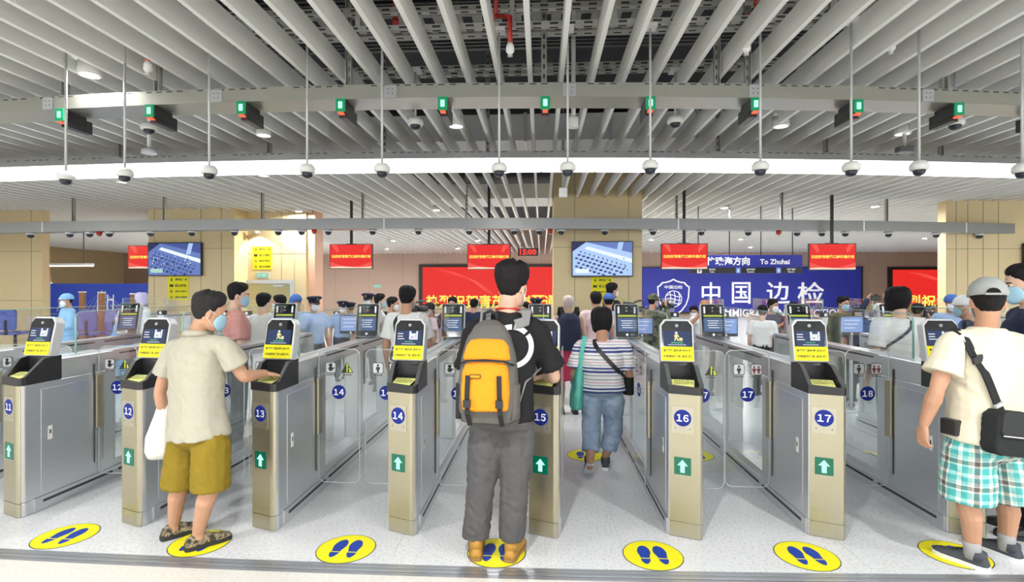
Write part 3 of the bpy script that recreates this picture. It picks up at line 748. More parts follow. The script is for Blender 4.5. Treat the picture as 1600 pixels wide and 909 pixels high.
# ------------------------------------------------------------------ columns, signs and screens at the back
def pillar(px0, px1, Y, dep, m_, name, label, grooves=(), zg=()):
    a, b_ = aty(px0, 400, Y), aty(px1, 400, Y); mb = MB(); mb.box((a.x, Y, 0), (b_.x, Y + dep, 4.94), m_)
    for g in grooves: x = aty(g, 400, Y).x; mb.box((x - .006, Y - .003, 0), (x + .006, Y, 4.94), GROOVE)
    for z in zg: mb.box((a.x, Y - .003, z - .005), (b_.x, Y, z + .005), GROOVE)
    o = mb.build(name); struct(o, label); return o
pillar(-60, 66, 12.6, .2, WARM, 'column_1', 'warm cream column at the left edge', (49,), (2.55, 1.3))
pillar(232, 366, 12.6, 1.4, WARM, 'column_2', 'warm cream column carrying a wall screen', (241, 314, 346), (2.6,))
pillar(366, 478, 13.2, .8, WARM, 'column_recess', 'recessed cream bay beside the column', (440, 460), (2.5,))
pillar(478, 492, 13.3, .5, mat('orange_tan_trim', (.66, .40, .27), .5, var=.03), 'trim_2', 'narrow orange tan trim')
pillar(865, 1003, 11.4, 1.3, WARM, 'column_3', 'middle cream column carrying a wall screen', (898, 982), (2.5,))
pillar(1478, 1720, 12.4, .25, WARM, 'column_4', 'warm cream column near the right edge', (1494, 1512, 1536, 1560), (2.5,))
# recessed doorway
Y = 13.2
def slab(px0, px1, py0, py1, Y, th, m_, mb=None):
    a, b_ = aty(px0, py1, Y), aty(px1, py0, Y); mb = mb or MB()
    mb.box((a.x, Y - th, max(0, a.z)), (b_.x, Y, b_.z), m_); return mb
r = empty('door_1', (0, 0, 0)); struct(r, 'cream door in the recessed bay beside the column')
slab(372, 455, 443, 700, Y, .03, mat('door_yellowish', (.62, .55, .28), .5, var=.04)).build('door_panel', r)
mb = slab(368, 460, 437, 443, Y, .08, SILV); slab(368, 372, 443, 700, Y, .07, SILV, mb); slab(455, 460, 443, 700, Y, .07, SILV, mb); mb.build('door_frame', r)
a = aty(447, 446, Y); mb = MB(); mb.box((a.x - .3, Y - .10, a.z - .03), (a.x, Y - .03, a.z + .02), SILV); mb.tube([(a.x - .05, Y - .09, a.z - .01), (a.x + .08, Y - .20, a.z + .03)], .01, SILV); mb.build('door_closer', r)
mb = MB(); mb.tube([(a.x - 1.0, Y - .03, 1.0), (a.x - 1.0, Y - .08, 1.0), (a.x - .88, Y - .08, 1.0)], .01, SILV); mb.build('door_handle', r)
def exit_sign(px, py, Y, w, label):
    p = aty(px, py, Y); mb = MB(); mb.box((p.x - w/2, Y - .03, p.z - w*.2), (p.x + w/2, Y, p.z + w*.2), SILV)
    mb.box((p.x - w*.46, Y - .033, p.z - w*.17), (p.x + w*.46, Y - .03, p.z + w*.17), emis('exit_green', (.30, .75, .55), .8))
    M = T(p.x + w*.12, Y - .034, p.z) @ FACE; put_text(mb, 'EXIT', PWHITE, 0, 0, h=w*.15, M=M, bold=.02)
    man_pic(mb, T(p.x - w*.28, Y - .034, p.z) @ FACE @ SCL(w*3.2, w*3.2, 1), 0, 1, PWHITE)
    tag(mb.build('exit_sign'), label, 'sign')
exit_sign(411, 430, 13.2, .34, 'small green exit sign above the recessed cream door')
exit_sign(590, 447, 29.99, .46, 'small green exit sign on the pink back wall')
# warm wall sconce spot over the yellow notice
p = aty(405, 366, 13.2); mb = MB(); mb.lathe([(.05, .0), (.06, .12)], WHITE, T(p.x, 13.02, p.z), 16); mb.box((p.x - .03, 13.05, p.z + .03), (p.x + .03, 13.2, p.z + .08), SILV)
tag(mb.build('wall_spotlight'), 'small white spotlight washing the recessed bay from above', 'lamp')
L = bpy.data.lights.new('wall_spot', 'SPOT'); L.energy = 32; L.spot_size = radians(110); L.color = (1, .93, .75); o = bpy.data.objects.new('wall_spot', L); COL.objects.link(o); o.location = (p.x, 12.95, p.z - .02); o.rotation_euler = (radians(25), 0, 0)

ROWS = ['请排队等候', '禁止拍照', '请勿使用手机', '请勿大声喧哗']
def notice(px0, px1, py0, py1, Y, label):
    a, b_ = aty(px0, py1, Y), aty(px1, py0, Y); w, h = b_.x - a.x, b_.z - a.z; mb = MB()
    mb.box((a.x, Y - .012, a.z), (b_.x, Y, b_.z), YEL)
    M = T((a.x + b_.x)/2, Y - .0135, (a.z + b_.z)/2) @ FACE
    for k in range(4):
        y = h*(.375 - .25*k)
        put_text(mb, ROWS[k], INK, w*.14, y, w=w*.58, M=M, bold=.03)
        if k == 0: man_pic(mb, M @ T(-w*.32, y, -.001) @ SCL(w*2.6, w*2.6, 1), 0, 1)
        elif k == 1: mb.prism([(-w*.42, y - h*.06), (-w*.24, y - h*.06), (-w*.24, y + h*.06), (-w*.31, y + h*.03), (-w*.42, y + h*.06)], 0, .001, INK, M)
        else:
            mb.prism(disc(w*.07, 16, -w*.33, y), 0, .0005, INK, M); mb.prism(disc(w*.05, 16, -w*.33, y), .0005, .001, YEL, M); mb.prism([(-w*.38, y + w*.04), (-w*.36, y + w*.055), (-w*.28, y - w*.04), (-w*.30, y - w*.055)], .001, .0014, INK, M)
        if k: mb.prism([(-w*.46, y + h*.122), (w*.46, y + h*.122), (w*.46, y + h*.128), (-w*.46, y + h*.128)], 0, .0008, mat('notice_line', (.55, .48, .03), .5, var=0), M)
    tag(mb.build('notice_board'), label, 'sign')
notice(263, 295, 432, 469, 12.6, 'yellow four-row notice under the wall screen on the left column')
notice(395, 425, 385, 421, 13.2, 'yellow four-row notice in the recessed bay above the door')
notice(924, 957, 433, 470, 11.4, 'yellow notice under the wall screen on the middle column')

# CCTV wall screens
CCA = emis('cctv_light', (.42, .60, .95), 1.0); CCB = emis('cctv_mid', (.13, .20, .50), 1.0); CCC = emis('cctv_dark', (.02, .03, .10), 1.0); CCW = emis('cctv_white', (.80, .90, 1.0), 1.0); CCN = emis('cctv_navy', (.06, .09, .30), 1.0); CCG = emis('cctv_green', (.45, .75, .62), .9)
def wall_screen(px0, px1, py0, py1, Y, label, seed, light):
    rnd = random.Random(seed)
    a, b_ = aty(px0, py1, Y), aty(px1, py0, Y); w, h = b_.x - a.x, b_.z - a.z
    r = empty('wall_screen', ((a.x + b_.x)/2, Y, (a.z + b_.z)/2)); tag(r, label, 'screen')
    mb = MB(); mb.box((-w/2, -.09, -h/2), (w/2, -.03, h/2), BLACK); mb.box((-.2, -.03, -.2), (.2, 0, .2), DGREY); mb.build('housing', r, bevel=.006)
    mb = MB(); M = T(0, -.0915, 0) @ FACE; W2, H2 = w/2 - .02, h/2 - .02
    def q(pts, m_, z):
        mb.prism([(max(-W2, min(W2, x*W2)), max(-H2, min(H2, y*H2))) for x, y in pts], z, z + .0003, m_, M)
    q([(-1, -1), (1, -1), (1, 1), (-1, 1)], CCA if light else CCB, 0)
    q([(-1, 1), (-1, .45), (-.55, 1)], CCC, .0004); q([(-.55, 1), (1, .35), (1, 1)], CCN if not light else CCB, .0004)
    q([(.55, 1), (.72, 1), (.62, .3), (.45, .3)], CCA, .0008)
    q([(-.5, .75), (1, .0), (1, -.25), (-.6, .6)], CCW, .0006)
    for i in range(11):        # rows of gates running down to the right
        x = -.75 + i*.15; y = .48 - i*.085
        q([(x, y), (x + .035, y), (x + .05, y - .10), (x + .01, y - .10)], CCC, .001)
        for k in range(1, 5):
            xx, yy = x - .10*k + .02*k*k*.2, y - .20*k
            if yy > -.95 and xx > -.95: q([(xx, yy), (xx + .10, yy + .02), (xx + .13, yy - .09), (xx + .03, yy - .11)], CCC if (i + k) % 3 == 0 else CCN, .001)
    for i in range(26):
        x, y = rnd.uniform(-.9, .9), rnd.uniform(-.9, .2); s = rnd.uniform(.015, .03)
        q([(x, y), (x + s, y), (x + s, y + s*3), (x, y + s*3)], CCW if rnd.random() < .6 else CCC, .0013)
    q([(-.92, -.85), (-.45, -.85), (-.45, -.6), (-.92, -.6)], CCG if not light else CCW, .0016)
    mb.build('screen_picture', r)
wall_screen(235, 318, 379, 431, 12.6, 'wall screen on the left column showing blue camera pictures of gates', 1, False)
wall_screen(893, 988, 377, 432, 11.4, 'pale blue camera-picture screen on the middle column', 2, True)
wall_screen(1595, 1690, 380, 432, 12.4, 'blue screen cut off by the right edge on the right column', 3, False)

# hanging red screens
CEL = '热烈祝贺青茂口岸开通启用'
def red_screen(px0, px1, py0, py1, Y, label):
    a, b_ = aty(px0, py1, Y), aty(px1, py0, Y); w, h = b_.x - a.x, b_.z - a.z
    r = empty('hanging_screen', ((a.x + b_.x)/2, Y, (a.z + b_.z)/2)); tag(r, label, 'screen', 'red screens hung from the ceiling')
    mb = MB(); mb.box((-w/2, .0, -h/2), (w/2, .06, h/2), BLACK); mb.build('housing', r, bevel=.005)
    mb = MB(); M = T(0, -.001, 0) @ FACE; W2, H2 = w/2 - .015, h/2 - .015
    mb.prism([(-W2, -H2), (W2, -H2), (W2, H2), (-W2, H2)], 0, .0004, RED_E, M)
    for s in (-1, 1):
        mb.prism([(s*W2*.95, H2), (s*W2*.70, H2), (s*W2*.58, H2*.5), (s*W2*.66, H2*.3)], .0005, .0007, RED_L, M)
        mb.prism([(s*W2, -H2*.95), (s*W2, -H2*.45), (s*W2*.5, -H2*.75), (s*W2*.2, -H2*.85), (0, -H2*.95)], .0005, .0007, RED_L, M)
    mb.prism([(-W2, -H2), (W2, -H2), (W2, -H2*.86), (W2*.4, -H2*.92), (-W2*.5, -H2*.84), (-W2, -H2*.9)], .0008, .001, RED_P, M)
    put_text(mb, CEL, YEL_E, 0, 0, w=W2*1.86, h=H2*.26, z=.0012, M=M, bold=.03); mb.build('screen_picture', r)
    mb = MB(); mb.box((-.03, .015, h/2), (.03, .045, 4.945 - r.location.z), BLACK); mb.box((-.12, .01, h/2 - .1), (.12, .07, h/2 + .01), BLACK); mb.build('ceiling_pole', r)
red_screen(515, 582, 381, 420, 11.9, 'red hanging screen first left of centre, before the pink wall')
red_screen(730, 798, 381, 421, 11.9, 'red hanging screen above the backpack man, beside the red clock')
red_screen(1033, 1106, 380, 421, 11.3, 'red hanging screen left of the blue direction sign')
red_screen(1264, 1338, 380, 422, 11.3, 'red hanging screen right of the blue direction sign')
red_screen(200, 268, 383, 420, 14.4, 'red hanging screen partly hidden behind the left column')
# clock
a = aty(825, 393.5, 16); r = empty('digital_clock', (a.x, 16, a.z)); tag(r, 'black hanging digital clock reading 15:00 in red', 'clock')
mb = MB(); mb.box((-.31, 0, -.12), (.31, .08, .12), BLACK); mb.build('housing', r, bevel=.006)
mb = MB(); put_text(mb, '15:00', emis('clock_red', (1.0, .03, .02), 1.6), 0, 0, w=.50, h=.17, M=T(0, -.003, 0) @ FACE, bold=.03); mb.build('digits', r)
for q in (-.2, .2): mb = MB(); mb.tube([(q, .04, .12), (q, .04, 4.945 - a.z)], .012, DGREY); mb.build('hanging_rod', r)

# big LED walls
def led_wall(px0, px1, py0, Y, label, tpx, tpy, pitch, ch):
    a, b_ = aty(px0, 500, Y), aty(px1, py0, Y); z0 = .7
    r = empty('led_wall', (a.x, Y, 0)); tag(r, label, 'screen'); w = b_.x - a.x; z1 = b_.z
    mb = MB(); mb.box((-.22, -.10, z0 - .1), (w + .22, 0, z1 + .16), BLACK); mb.build('frame', r)
    mb = MB(); M = T(0, -.104, 0) @ FACE; mb.prism([(0, z0), (w, z0), (w, z1), (0, z1)], 0, .003, RED_E, M)
    rnd = random.Random(3)
    for k in range(9):      # pale swirl rays
        t0 = .10 + .018*k; pts = []
        for i in range(9):
            u = i/8; pts.append((w*(t0 + .32*u - .04*k*.2*u), z1 - .15 - (z1 - z0)*.55*u*u - .05*k))
        up = [(x, y + .016) for x, y in pts]
        mb.add([(x, y, .0035) for x, y in pts] + [(x, y, .0035) for x, y in up], [(i, i+1, 9+i+1, 9+i) for i in range(8)], emis('led_ray', (.92, .10, .08), 1.0), M)
    for k in range(60):
        x, y = rnd.uniform(.1, w - .1), rnd.uniform(z0 + 1, z1 - .1); mb.prism(disc(rnd.uniform(.01, .022), 6, x, y), .0035, .004, RED_L, M)
    mb.build('screen_picture', r)
    mb = MB()
    for i, c in enumerate(ch):
        p = aty(tpx + pitch*i, tpy, Y)
        if 0 < p.x - a.x < w: put_text(mb, c, YEL_E, p.x - a.x, p.z, h=.74, z=.005, M=M, bold=.022)
    mb.build('lettering', r)
led_wall(661, 890, 417, YB - .01, 'large red screen with yellow lettering behind the backpack man', 676, 471, 20.5, '热烈祝贺青茂口岸开通')
led_wall(1393, 1640, 421, YB - .01, 'large red screen with yellow lettering right of the blue wall sign', 1403, 471, 23, '热烈祝贺青茂口岸开通')

# blue wall sign
Y = YB - .01; a, b_ = aty(1003, 500, Y), aty(1343, 418, Y)
r = empty('wall_sign', (a.x, Y, 0)); tag(r, 'large blue wall sign with white characters and a shield emblem', 'sign'); w = b_.x - a.x
mb = MB(); mb.box((-.1, -.14, .2), (w + .1, 0, b_.z + .05), BLACK); mb.box((0, -.16, .3), (w, -.14, b_.z), BLUE_SIGN); mb.build('panel', r)
SW = mat('sign_white', (.9, .9, .9), .5, emit=(.9, .9, .9), es=.35, var=0)
M = T(0, -.165, 0) @ FACE
for c, px in (('中', 1109), ('国', 1156), ('边', 1213), ('检', 1264)):
    p = aty(px, 457.5, Y); mb = MB(); put_text(mb, c, SW, p.x - a.x, p.z, w={'中': 1.0, '国': 1.0, '边': 1.25, '检': 1.4}[c], h=1.2, z=.03, M=M, bold=.006, ext=.03); mb.build('character', r)
p = aty(1221, 488.5, Y); mb = MB(); put_text(mb, 'IMMIGRATION INSPECTION', SW, p.x - a.x, p.z, w=6.55, h=.44, z=.01, M=M, bold=.02); mb.build('english_lettering', r)
p = aty(1051, 464.5, Y); mb = MB(); E = M @ T(p.x - a.x, p.z, 0)
def shield(s): 
    half = [(0, 1.05), (.18, .95), (.42, .88), (.62, .86), (.80, .66), (.90, .62), (.88, .35), (.86, .0), (.72, -.42), (.45, -.78), (0, -1.08)]
    return [(x*s, y*s) for x, y in half] + [(-x*s, y*s) for x, y in half[-2:0:-1]]
mb.prism(shield(1.0), 0, .01, SW, E); mb.prism(shield(.92), .01, .015, BLUE_SIGN, E)
mb.tube([E @ Vector((.45*cos(t*.26), .45*sin(t*.26) - .08, .02)) for t in range(25)], .025, SW, n=5)
for k in (-.24, 0, .24): mb.tube([E @ Vector((k + .09*sin(t*.4), -.45 + t*.11, .02)) for t in range(8)], .022, SW, n=5)
for k in (-.28, -.08, .12): mb.tube([E @ Vector((-.42 + t*.12, k + .06*sin(t*.8) - .02, .02)) for t in range(8)], .022, SW, n=5)
put_text(mb, '中国边检', SW, 0, .58, w=1.0, h=.20, z=.02, M=E)
mb.build('shield_emblem', r)
# direction sign
Y = 13.0; a, b_ = aty(1078, 427, Y), aty(1254, 398, Y); w, h = b_.x - a.x, b_.z - a.z
r = empty('direction_sign', (a.x, Y, a.z)); tag(r, 'hanging blue and black direction sign reading To Zhuhai', 'sign')
mb = MB(); mb.box((0, 0, h*.32), (w, .10, h), BLUE_SIGN); mb.build('blue_board', r, bevel=.005)
mb = MB(); M = T(0, -.002, 0) @ FACE
def sx(px): return (px - 1078)/176*w
put_text(mb, '往珠海方向', SW, sx(1138), h*.67, w=sx(1172) - sx(1104), M=M, bold=.03); mb.build('chinese_lettering', r); mb = MB(); put_text(mb, 'To Zhuhai', SW, sx(1211), h*.63, w=sx(1234) - sx(1188), M=M, bold=.03); mb.build('english_lettering', r)
mb = MB(); mb.box((0, .01, 0), (w, .09, h*.32), BLACK); mb.build('black_board', r)
mb = MB(); K = T(0, .008, 0) @ FACE
for px, t1, t2 in ((1113, '洗手间', 'Toilet'), (1174, '扶手电梯', 'Escalator'), (1237, '升降电梯', 'Elevator')):
    put_text(mb, t1, SW, sx(px), h*.21, h=h*.115, M=K, bold=.02); put_text(mb, t2, SW, sx(px), h*.08, h=h*.075, M=K, bold=.02)
    mb.prism(rrect(.11, .13, .01, 3, sx(px) - .30, h*.16), 0, .001, emis('sign_icon_blue', (.20, .35, .85), .8) if px > 1120 else SW, K)
    man_pic(mb, K @ T(sx(px) - .30, h*.16, .001) @ SCL(1.4, 1.4, 1), 0, 1, SW if px > 1120 else INK)
mb.build('black_board_lettering', r)
for q in (.08, .36, .64, .92): mb = MB(); mb.tube([(w*q, .05, h), (w*q, .05, 4.945 - a.z)], .014, DGREY); mb.build('hanging_rod', r)

# left bay: blue partition with bridge picture, posts, linear lamp
BROWN = mat('brown_post', (.22, .11, .06), .5, var=.1)
Y = 15.5; a, b_ = aty(79, 500, Y), aty(232, 443, Y); w = b_.x - a.x
r = empty('partition_panel', (a.x, Y, 0)); tag(r, 'royal blue partition with a white bridge picture behind the left counters', 'partition')
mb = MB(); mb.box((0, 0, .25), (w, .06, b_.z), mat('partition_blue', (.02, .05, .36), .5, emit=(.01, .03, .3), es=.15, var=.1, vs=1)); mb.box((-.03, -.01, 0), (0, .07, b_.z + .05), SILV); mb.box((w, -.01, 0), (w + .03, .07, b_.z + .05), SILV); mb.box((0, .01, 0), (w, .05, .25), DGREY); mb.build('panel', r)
mb = MB(); M = T(0, -.002, 0) @ FACE; 
for px, hh in ((153, 455), (164, 455), (168, 460), (177, 460)):
    p = aty(px, hh, Y); x = p.x - a.x; mb.prism([(x - .035, .9), (x + .01, .9), (x + .02, p.z), (x - .005, p.z)], 0, .001, PWHITE, M)
for x0, x1, zz in ((153, 164, 462), (168, 177, 468)):
    p, q = aty(x0, zz, Y), aty(x1, zz, Y); mb.prism([(p.x - a.x, p.z - .02), (q.x - a.x, p.z - .02), (q.x - a.x, p.z + .02), (p.x - a.x, p.z + .02)], 0, .001, PWHITE, M)
for k in range(9):
    x = aty(158, 0, Y).x - a.x; mb.prism([(x, 1.55), (x + .01, 1.56), (x - .7 + k*.2, .86), (x - .72 + k*.2, .86)], 0, .0008, mat('bridge_cable', (.35, .45, .75), .5, var=0), M)
mb.box((.9, .80, 0), (w - .1, .86, .001), PWHITE, M); mb.build('bridge_picture', r)
for i, (px, py) in enumerate(((127, 457), (157, 458), (207, 460))):
    p = aty(px, py, 14.2); mb = MB(); mb.box((-.075, 0, 0), (.075, .08, p.z), BROWN); mb.box((-.085, -.01, p.z), (.085, .09, p.z + .03), SILV)
    tag(mb.build('booth_post', None, (p.x, 14.2, 0), bevel=.005), 'brown post of the left booths, ' + ('beside the masked nurse', 'between the two bridge towers', 'nearest the cream column')[i], 'post')
mb = slab(66, 80, 430, 700, 16.2, .3, BROWN); tag(mb.build('booth_post'), 'tall brown post at the left end of the blue partition', 'post')
a, b_ = aty(66, 416, 15), aty(142, 416, 15); mb = MB(); r = empty('linear_lamp', (a.x, 15, a.z)); tag(r, 'long white linear lamp hung from rods in the left bay', 'lamp'); w = b_.x - a.x + .4
mb.box((-.4, 0, .03), (w - .4, .14, .09), SILV); mb.build('housing', r); mb = MB(); mb.box((-.38, .015, .0), (w - .42, .125, .03), emis('linear_glow', (1, .98, .94), 3.0)); mb.build('diffuser', r)
for q in (.25, .85): mb = MB(); mb.tube([(w*q - .4, .07, .09), (w*q - .4, .07, 4.945 - a.z)], .015, DGREY); mb.build('hanging_rod', r)
CHB = mat('chair_blue', (.10, .14, .48), .6, var=.08); 
r = empty('office_chair', (0, 0, 0)); tag(r, 'blue-backed office chair behind the far glass at the left', 'chair', 'office chairs at the left booths')
mb = MB(); mb.prism(rrect(.46, .50, .08), -.03, .03, CHB, T(0, -.2, .86) @ FACE); mb.build('backrest', r, bevel=.01)
mb = MB(); mb.prism(rrect(.46, .44, .07), .50, .57, CHB); mb.build('seat', r, bevel=.01)
mb = MB(); mb.tube([(0, 0, .08), (0, 0, .5)], .03, BLACK); mb.box((-.03, -.24, .5), (.03, -.21, .85), BLACK); mb.build('column', r)
mb = MB()
for k in range(5): mb.tube([(0, 0, .10), (.28*cos(k*1.257), .28*sin(k*1.257), .06)], .018, BLACK); mb.ell((.28*cos(k*1.257), .28*sin(k*1.257), .028), (.028, .028, .028), BLACK)
mb.build('base', r)
for i, px in enumerate((24, 148, 190)):
    o = r if i == 0 else copy_tree(r); p = aty(px, 500, 12.0); o.location = (p.x, 12.0, 0)

# ------------------------------------------------------------------ people
def V(*a): return Vector(a)
def frame(d, up=UP):          # matrix with local +Y along d, +Z near up
    d = Vector(d).normalized(); x = d.cross(Vector(up)).normalized(); z = x.cross(d)
    return Matrix(((x.x, d.x, z.x, 0), (x.y, d.y, z.y, 0), (x.z, d.z, z.z, 0), (0, 0, 0, 1)))
def limb(mb, pts, rad, m, n=12, sub=4, flat=False):
    """tapered tube with round ends through pts"""
    pts = [Vector(p) for p in pts]; P = []; R = []
    for i in range(len(pts) - 1):
        p0, p1, p2, p3 = pts[max(i-1, 0)], pts[i], pts[i+1], pts[min(i+2, len(pts)-1)]
        for k in range(sub):
            t = k/sub; h = .35
            m1, m2 = (p2 - p0)*.5*h, (p3 - p1)*.5*h
            P.append(p1*(2*t**3 - 3*t*t + 1) + m1*(t**3 - 2*t*t + t) + p2*(-2*t**3 + 3*t*t) + m2*(t**3 - t*t)); R.append(rad[i]*(1-t) + rad[i+1]*t)
    P.append(pts[-1]); R.append(rad[-1])
    a = (P[0] - P[1]).normalized(); b = (P[-1] - P[-2]).normalized()
    if flat: P = [P[0] + a*R[0]*.75, P[0] + a*R[0]*.5] + P; R = [R[0]*.45, R[0]*.8] + R
    else: P = [P[0] + a*R[0]*.75, P[0] + a*R[0]*.5] + P + [P[-1] + b*R[-1]*.5, P[-1] + b*R[-1]*.75]; R = [R[0]*.45, R[0]*.8] + R + [R[-1]*.8, R[-1]*.45]
    mb.tube(P, R, m, n=n)
def remesh(name, mb, m, vox, parent, smooth=2, wr=0.0, wf=9.0, seed=0, root=None):
    o = bpy.data.objects.new(name, mb.data(name)); COL.objects.link(o)
    r = o.modifiers.new('r', 'REMESH'); r.mode = 'VOXEL'; r.voxel_size = vox; r.use_smooth_shade = True
    if smooth: s = o.modifiers.new('s', 'SMOOTH'); s.iterations = smooth; s.factor = .5
    me = bpy.data.meshes.new_from_object(o.evaluated_get(bpy.context.evaluated_depsgraph_get()))
    o.modifiers.clear(); old = o.data; o.data = me; bpy.data.meshes.remove(old)
    me.materials.clear(); me.materials.append(m); me.polygons.foreach_set('material_index', [0]*len(me.polygons))
    off = root if root is not None else V(0, 0, 0); sd = V(seed*3.1, seed*1.7, 0)
    if wr:
        nn = [v.normal.copy() for v in me.vertices]
        for v, q in zip(me.vertices, nn):
            c = v.co
            a = noise.noise(V(c.x*wf, c.y*wf, c.z*wf*.45) + sd); b = noise.noise(V((c.x + c.z)*wf*1.6, c.y*wf*1.6, (c.z - c.x)*wf*1.1) + sd)
            v.co = c + q*wr*(a*.8 + (1 - abs(b)*2)*.55 - .2)
    for v in me.vertices: v.co -= off
    me.polygons.foreach_set('use_smooth', [True]*len(me.polygons)); me.update()
    o.parent = parent; return o
def plain(name, mb, parent, root, bevel=0):
    mb.v = [v - root for v in mb.v]; return mb.build(name, parent, bevel=bevel)
HEADT = [(-.118, .018, .024, .050), (-.110, .034, .036, .044), (-.095, .047, .050, .032), (-.075, .055, .064, .020), (-.050, .062, .078, .009), (-.015, .069, .088, .001), (.02, .0735, .094, -.005),
         (.055, .073, .092, -.009), (.080, .064, .080, -.010), (.100, .047, .058, -.010), (.112, .024, .030, -.010), (.116, .008, .010, -.010)]
def head_r(z):
    z = max(-.118, min(.116, z))
    for a, b in zip(HEADT, HEADT[1:]):
        if z <= b[0]:
            t = (z - a[0])/(b[0] - a[0]); return [a[k]*(1-t) + b[k]*t for k in (1, 2, 3)]
    return list(HEADT[-1][1:])
def head_pt(az, z, off=0.0):      # az from the face (+Y) towards +X
    rx, ry, yc = head_r(z); return V((rx + off)*sin(az), yc + (ry + off)*cos(az), z + (off if z > .09 else 0))
def add_head(mb, HM, m):
    mb.rings([[HM @ V(rx*cos(2*pi*j/20), yc + ry*sin(2*pi*j/20), z) for j in range(20)] for z, rx, ry, yc in HEADT], m)
    mb.ell((0, .094, -.022), (.014, .020, .014), m, HM); mb.ell((0, .088, .0), (.010, .014, .028), m, HM)      # nose
    mb.ell((0, .084, -.058), (.022, .012, .010), m, HM); mb.ell((0, .083, .028), (.045, .012, .010), m, HM)     # lips, brow
    for s in (-1, 1):
        E = HM @ T(s*.072, -.012, -.008) @ RZ(-s*22); mb.ell((0, 0, 0), (.009, .020, .033), m, E); mb.ell((0, .006, -.024), (.010, .012, .012), m, E)
def shell(fn, thick, mb, m, HM, na=40, zs=None, az0=-pi, az1=pi):
    pass
def hair_mesh(mb, HM, m, style, t=.011):
    nz, na = 34, 64; rs = []
    for i in range(nz):
        z = -.118 + .2345*(i/(nz - 1))**.9 if False else -.115 + .231*i/(nz - 1); ring = []
        for j in range(na):
            az = 2*pi*j/na; f = cos(az); s_ = abs(sin(az))
            if style == 'short': thr = .058 if f > .55 else (.0 if f > -.2 else -.062); edge = .05 if f > .3 else .018
            elif style == 'crop': thr = .066 if f > .5 else (.018 if f > -.25 else -.045); edge = .05 if f > .3 else .02
            elif style == 'bob': thr = .060 if f > .62 else -.11; edge = .03
            else: thr = .06 if f > .6 else (-.02 if f > -.2 else -.09); edge = .03
            if style in ('short', 'crop'):     # smooth hairline
                k = (f + 1)/2; thr = (-.088 if style == 'short' else -.078) + (.146 if style == 'short' else .138)*k**1.1
            thr += .008*noise.noise(V(az*5, 3, t*77)); jit = noise.noise(V(az*9, z*22, t*50))*.0035 + noise.noise(V(az*21, z*60, 4))*.0022
            w = max(0, min(1, (z - thr)/edge + .3))
            tt = t*(1.0 + .8*max(0, z/.11)) * (1 + .3*noise.noise(V(az*2.2, z*25, t*100)))
            if style == 'bob': tt = t*(2.1 + .4*noise.noise(V(az*4, z*10, 1))) * (1.0 if z > -.07 else 1 - (-.07 - z)/.06)
            fade = min(1, .25 + max(0, z - thr)/.07) if style in ('short', 'crop') else 1; tt = tt*fade + jit*w; off = -.012*(1 - w) + tt*w
            p = head_pt(az, z, off); p.z = z + (tt*w if z > .06 else 0)*1.0; ring.append(HM @ p)
        rs.append(ring)
    mb.rings(rs, m)
def mask_mesh(mb, HM, m, loops=True):
    na, nz = 16, 8; outer = []; inner = []
    for i in range(nz + 1):
        z = -.116 + .112*i/nz; lim = radians(52 + 26*sin(pi*(i/nz)**.8))
        for j in range(na + 1):
            az = -lim + 2*lim*j/na; b = .006 + .017*exp(-(az/.34)**2)*sin(pi*min(1, i/nz*.95 + .05)) + .0015*(i % 2)
            outer.append(HM @ head_pt(az, z, b)); inner.append(HM @ head_pt(az, z, b - .003))
    n = na + 1; N = len(outer); fs = []
    for i in range(nz):
        for j in range(na): fs.append((i*n+j, i*n+j+1, (i+1)*n+j+1, (i+1)*n+j)); fs.append((N+i*n+j, N+(i+1)*n+j, N+(i+1)*n+j+1, N+i*n+j+1))
    bd = [j for j in range(n)] + [i*n + na for i in range(1, nz + 1)] + [nz*n + j for j in range(na - 1, -1, -1)] + [i*n for i in range(nz - 1, 0, -1)]
    for a, b in zip(bd, bd[1:] + bd[:1]): fs.append((a, b, N + b, N + a))
    mb.add(outer + inner, fs, m, smooth=True)
    if loops:
        for s in (-1, 1):
            for za, zb in ((-.018, .018), (-.10, -.035)):
                a1 = s*radians(66 if za > -.05 else 60)
                mb.tube([HM @ head_pt(a1, za, .006), HM @ V(s*.078, .012, (za + zb)/2), HM @ V(s*.083, -.018, zb)], .0014, PWHITE, n=5)
def cap_dome(mb, HM, m, z0=.028, t=.019, tall=0.0, tilt=0):
    rs = []; K = HM @ RX(tilt)
    for i in range(12):
        z = z0 + (.114 - z0)*sin(pi/2*i/11); ring = []
        for j in range(36):
            p = head_pt(2*pi*j/36, z, t); p.z = z + (t + tall)*(i/11); ring.append(K @ p)
        rs.append(ring)
    mb.rings(rs, m)
def visor(mb, HM, m, z=.032, ln=.075, drop=.018, w=.95, t0=.010):
    top = []; bot = []; n = 15
    for j in range(n):
        az = radians(-62 + 124*j/(n - 1)); a = head_pt(az, z, t0); k = cos(az*1.35)**.6 if cos(az*1.35) > 0 else 0
        b = V(a.x*w, a.y + ln*k, z - drop*k); top += [HM @ a, HM @ b]; bot += [HM @ (a - V(0, 0, .004)), HM @ (b - V(0, 0, .004))]
    N = len(top); fs = []
    for j in range(n - 1): a = 2*j; fs += [(a, a+1, a+3, a+2), (N+a, N+a+2, N+a+3, N+a+1), (a+1, N+a+1, N+a+3, a+3)]
    mb.add(top + bot, fs, m, smooth=True)
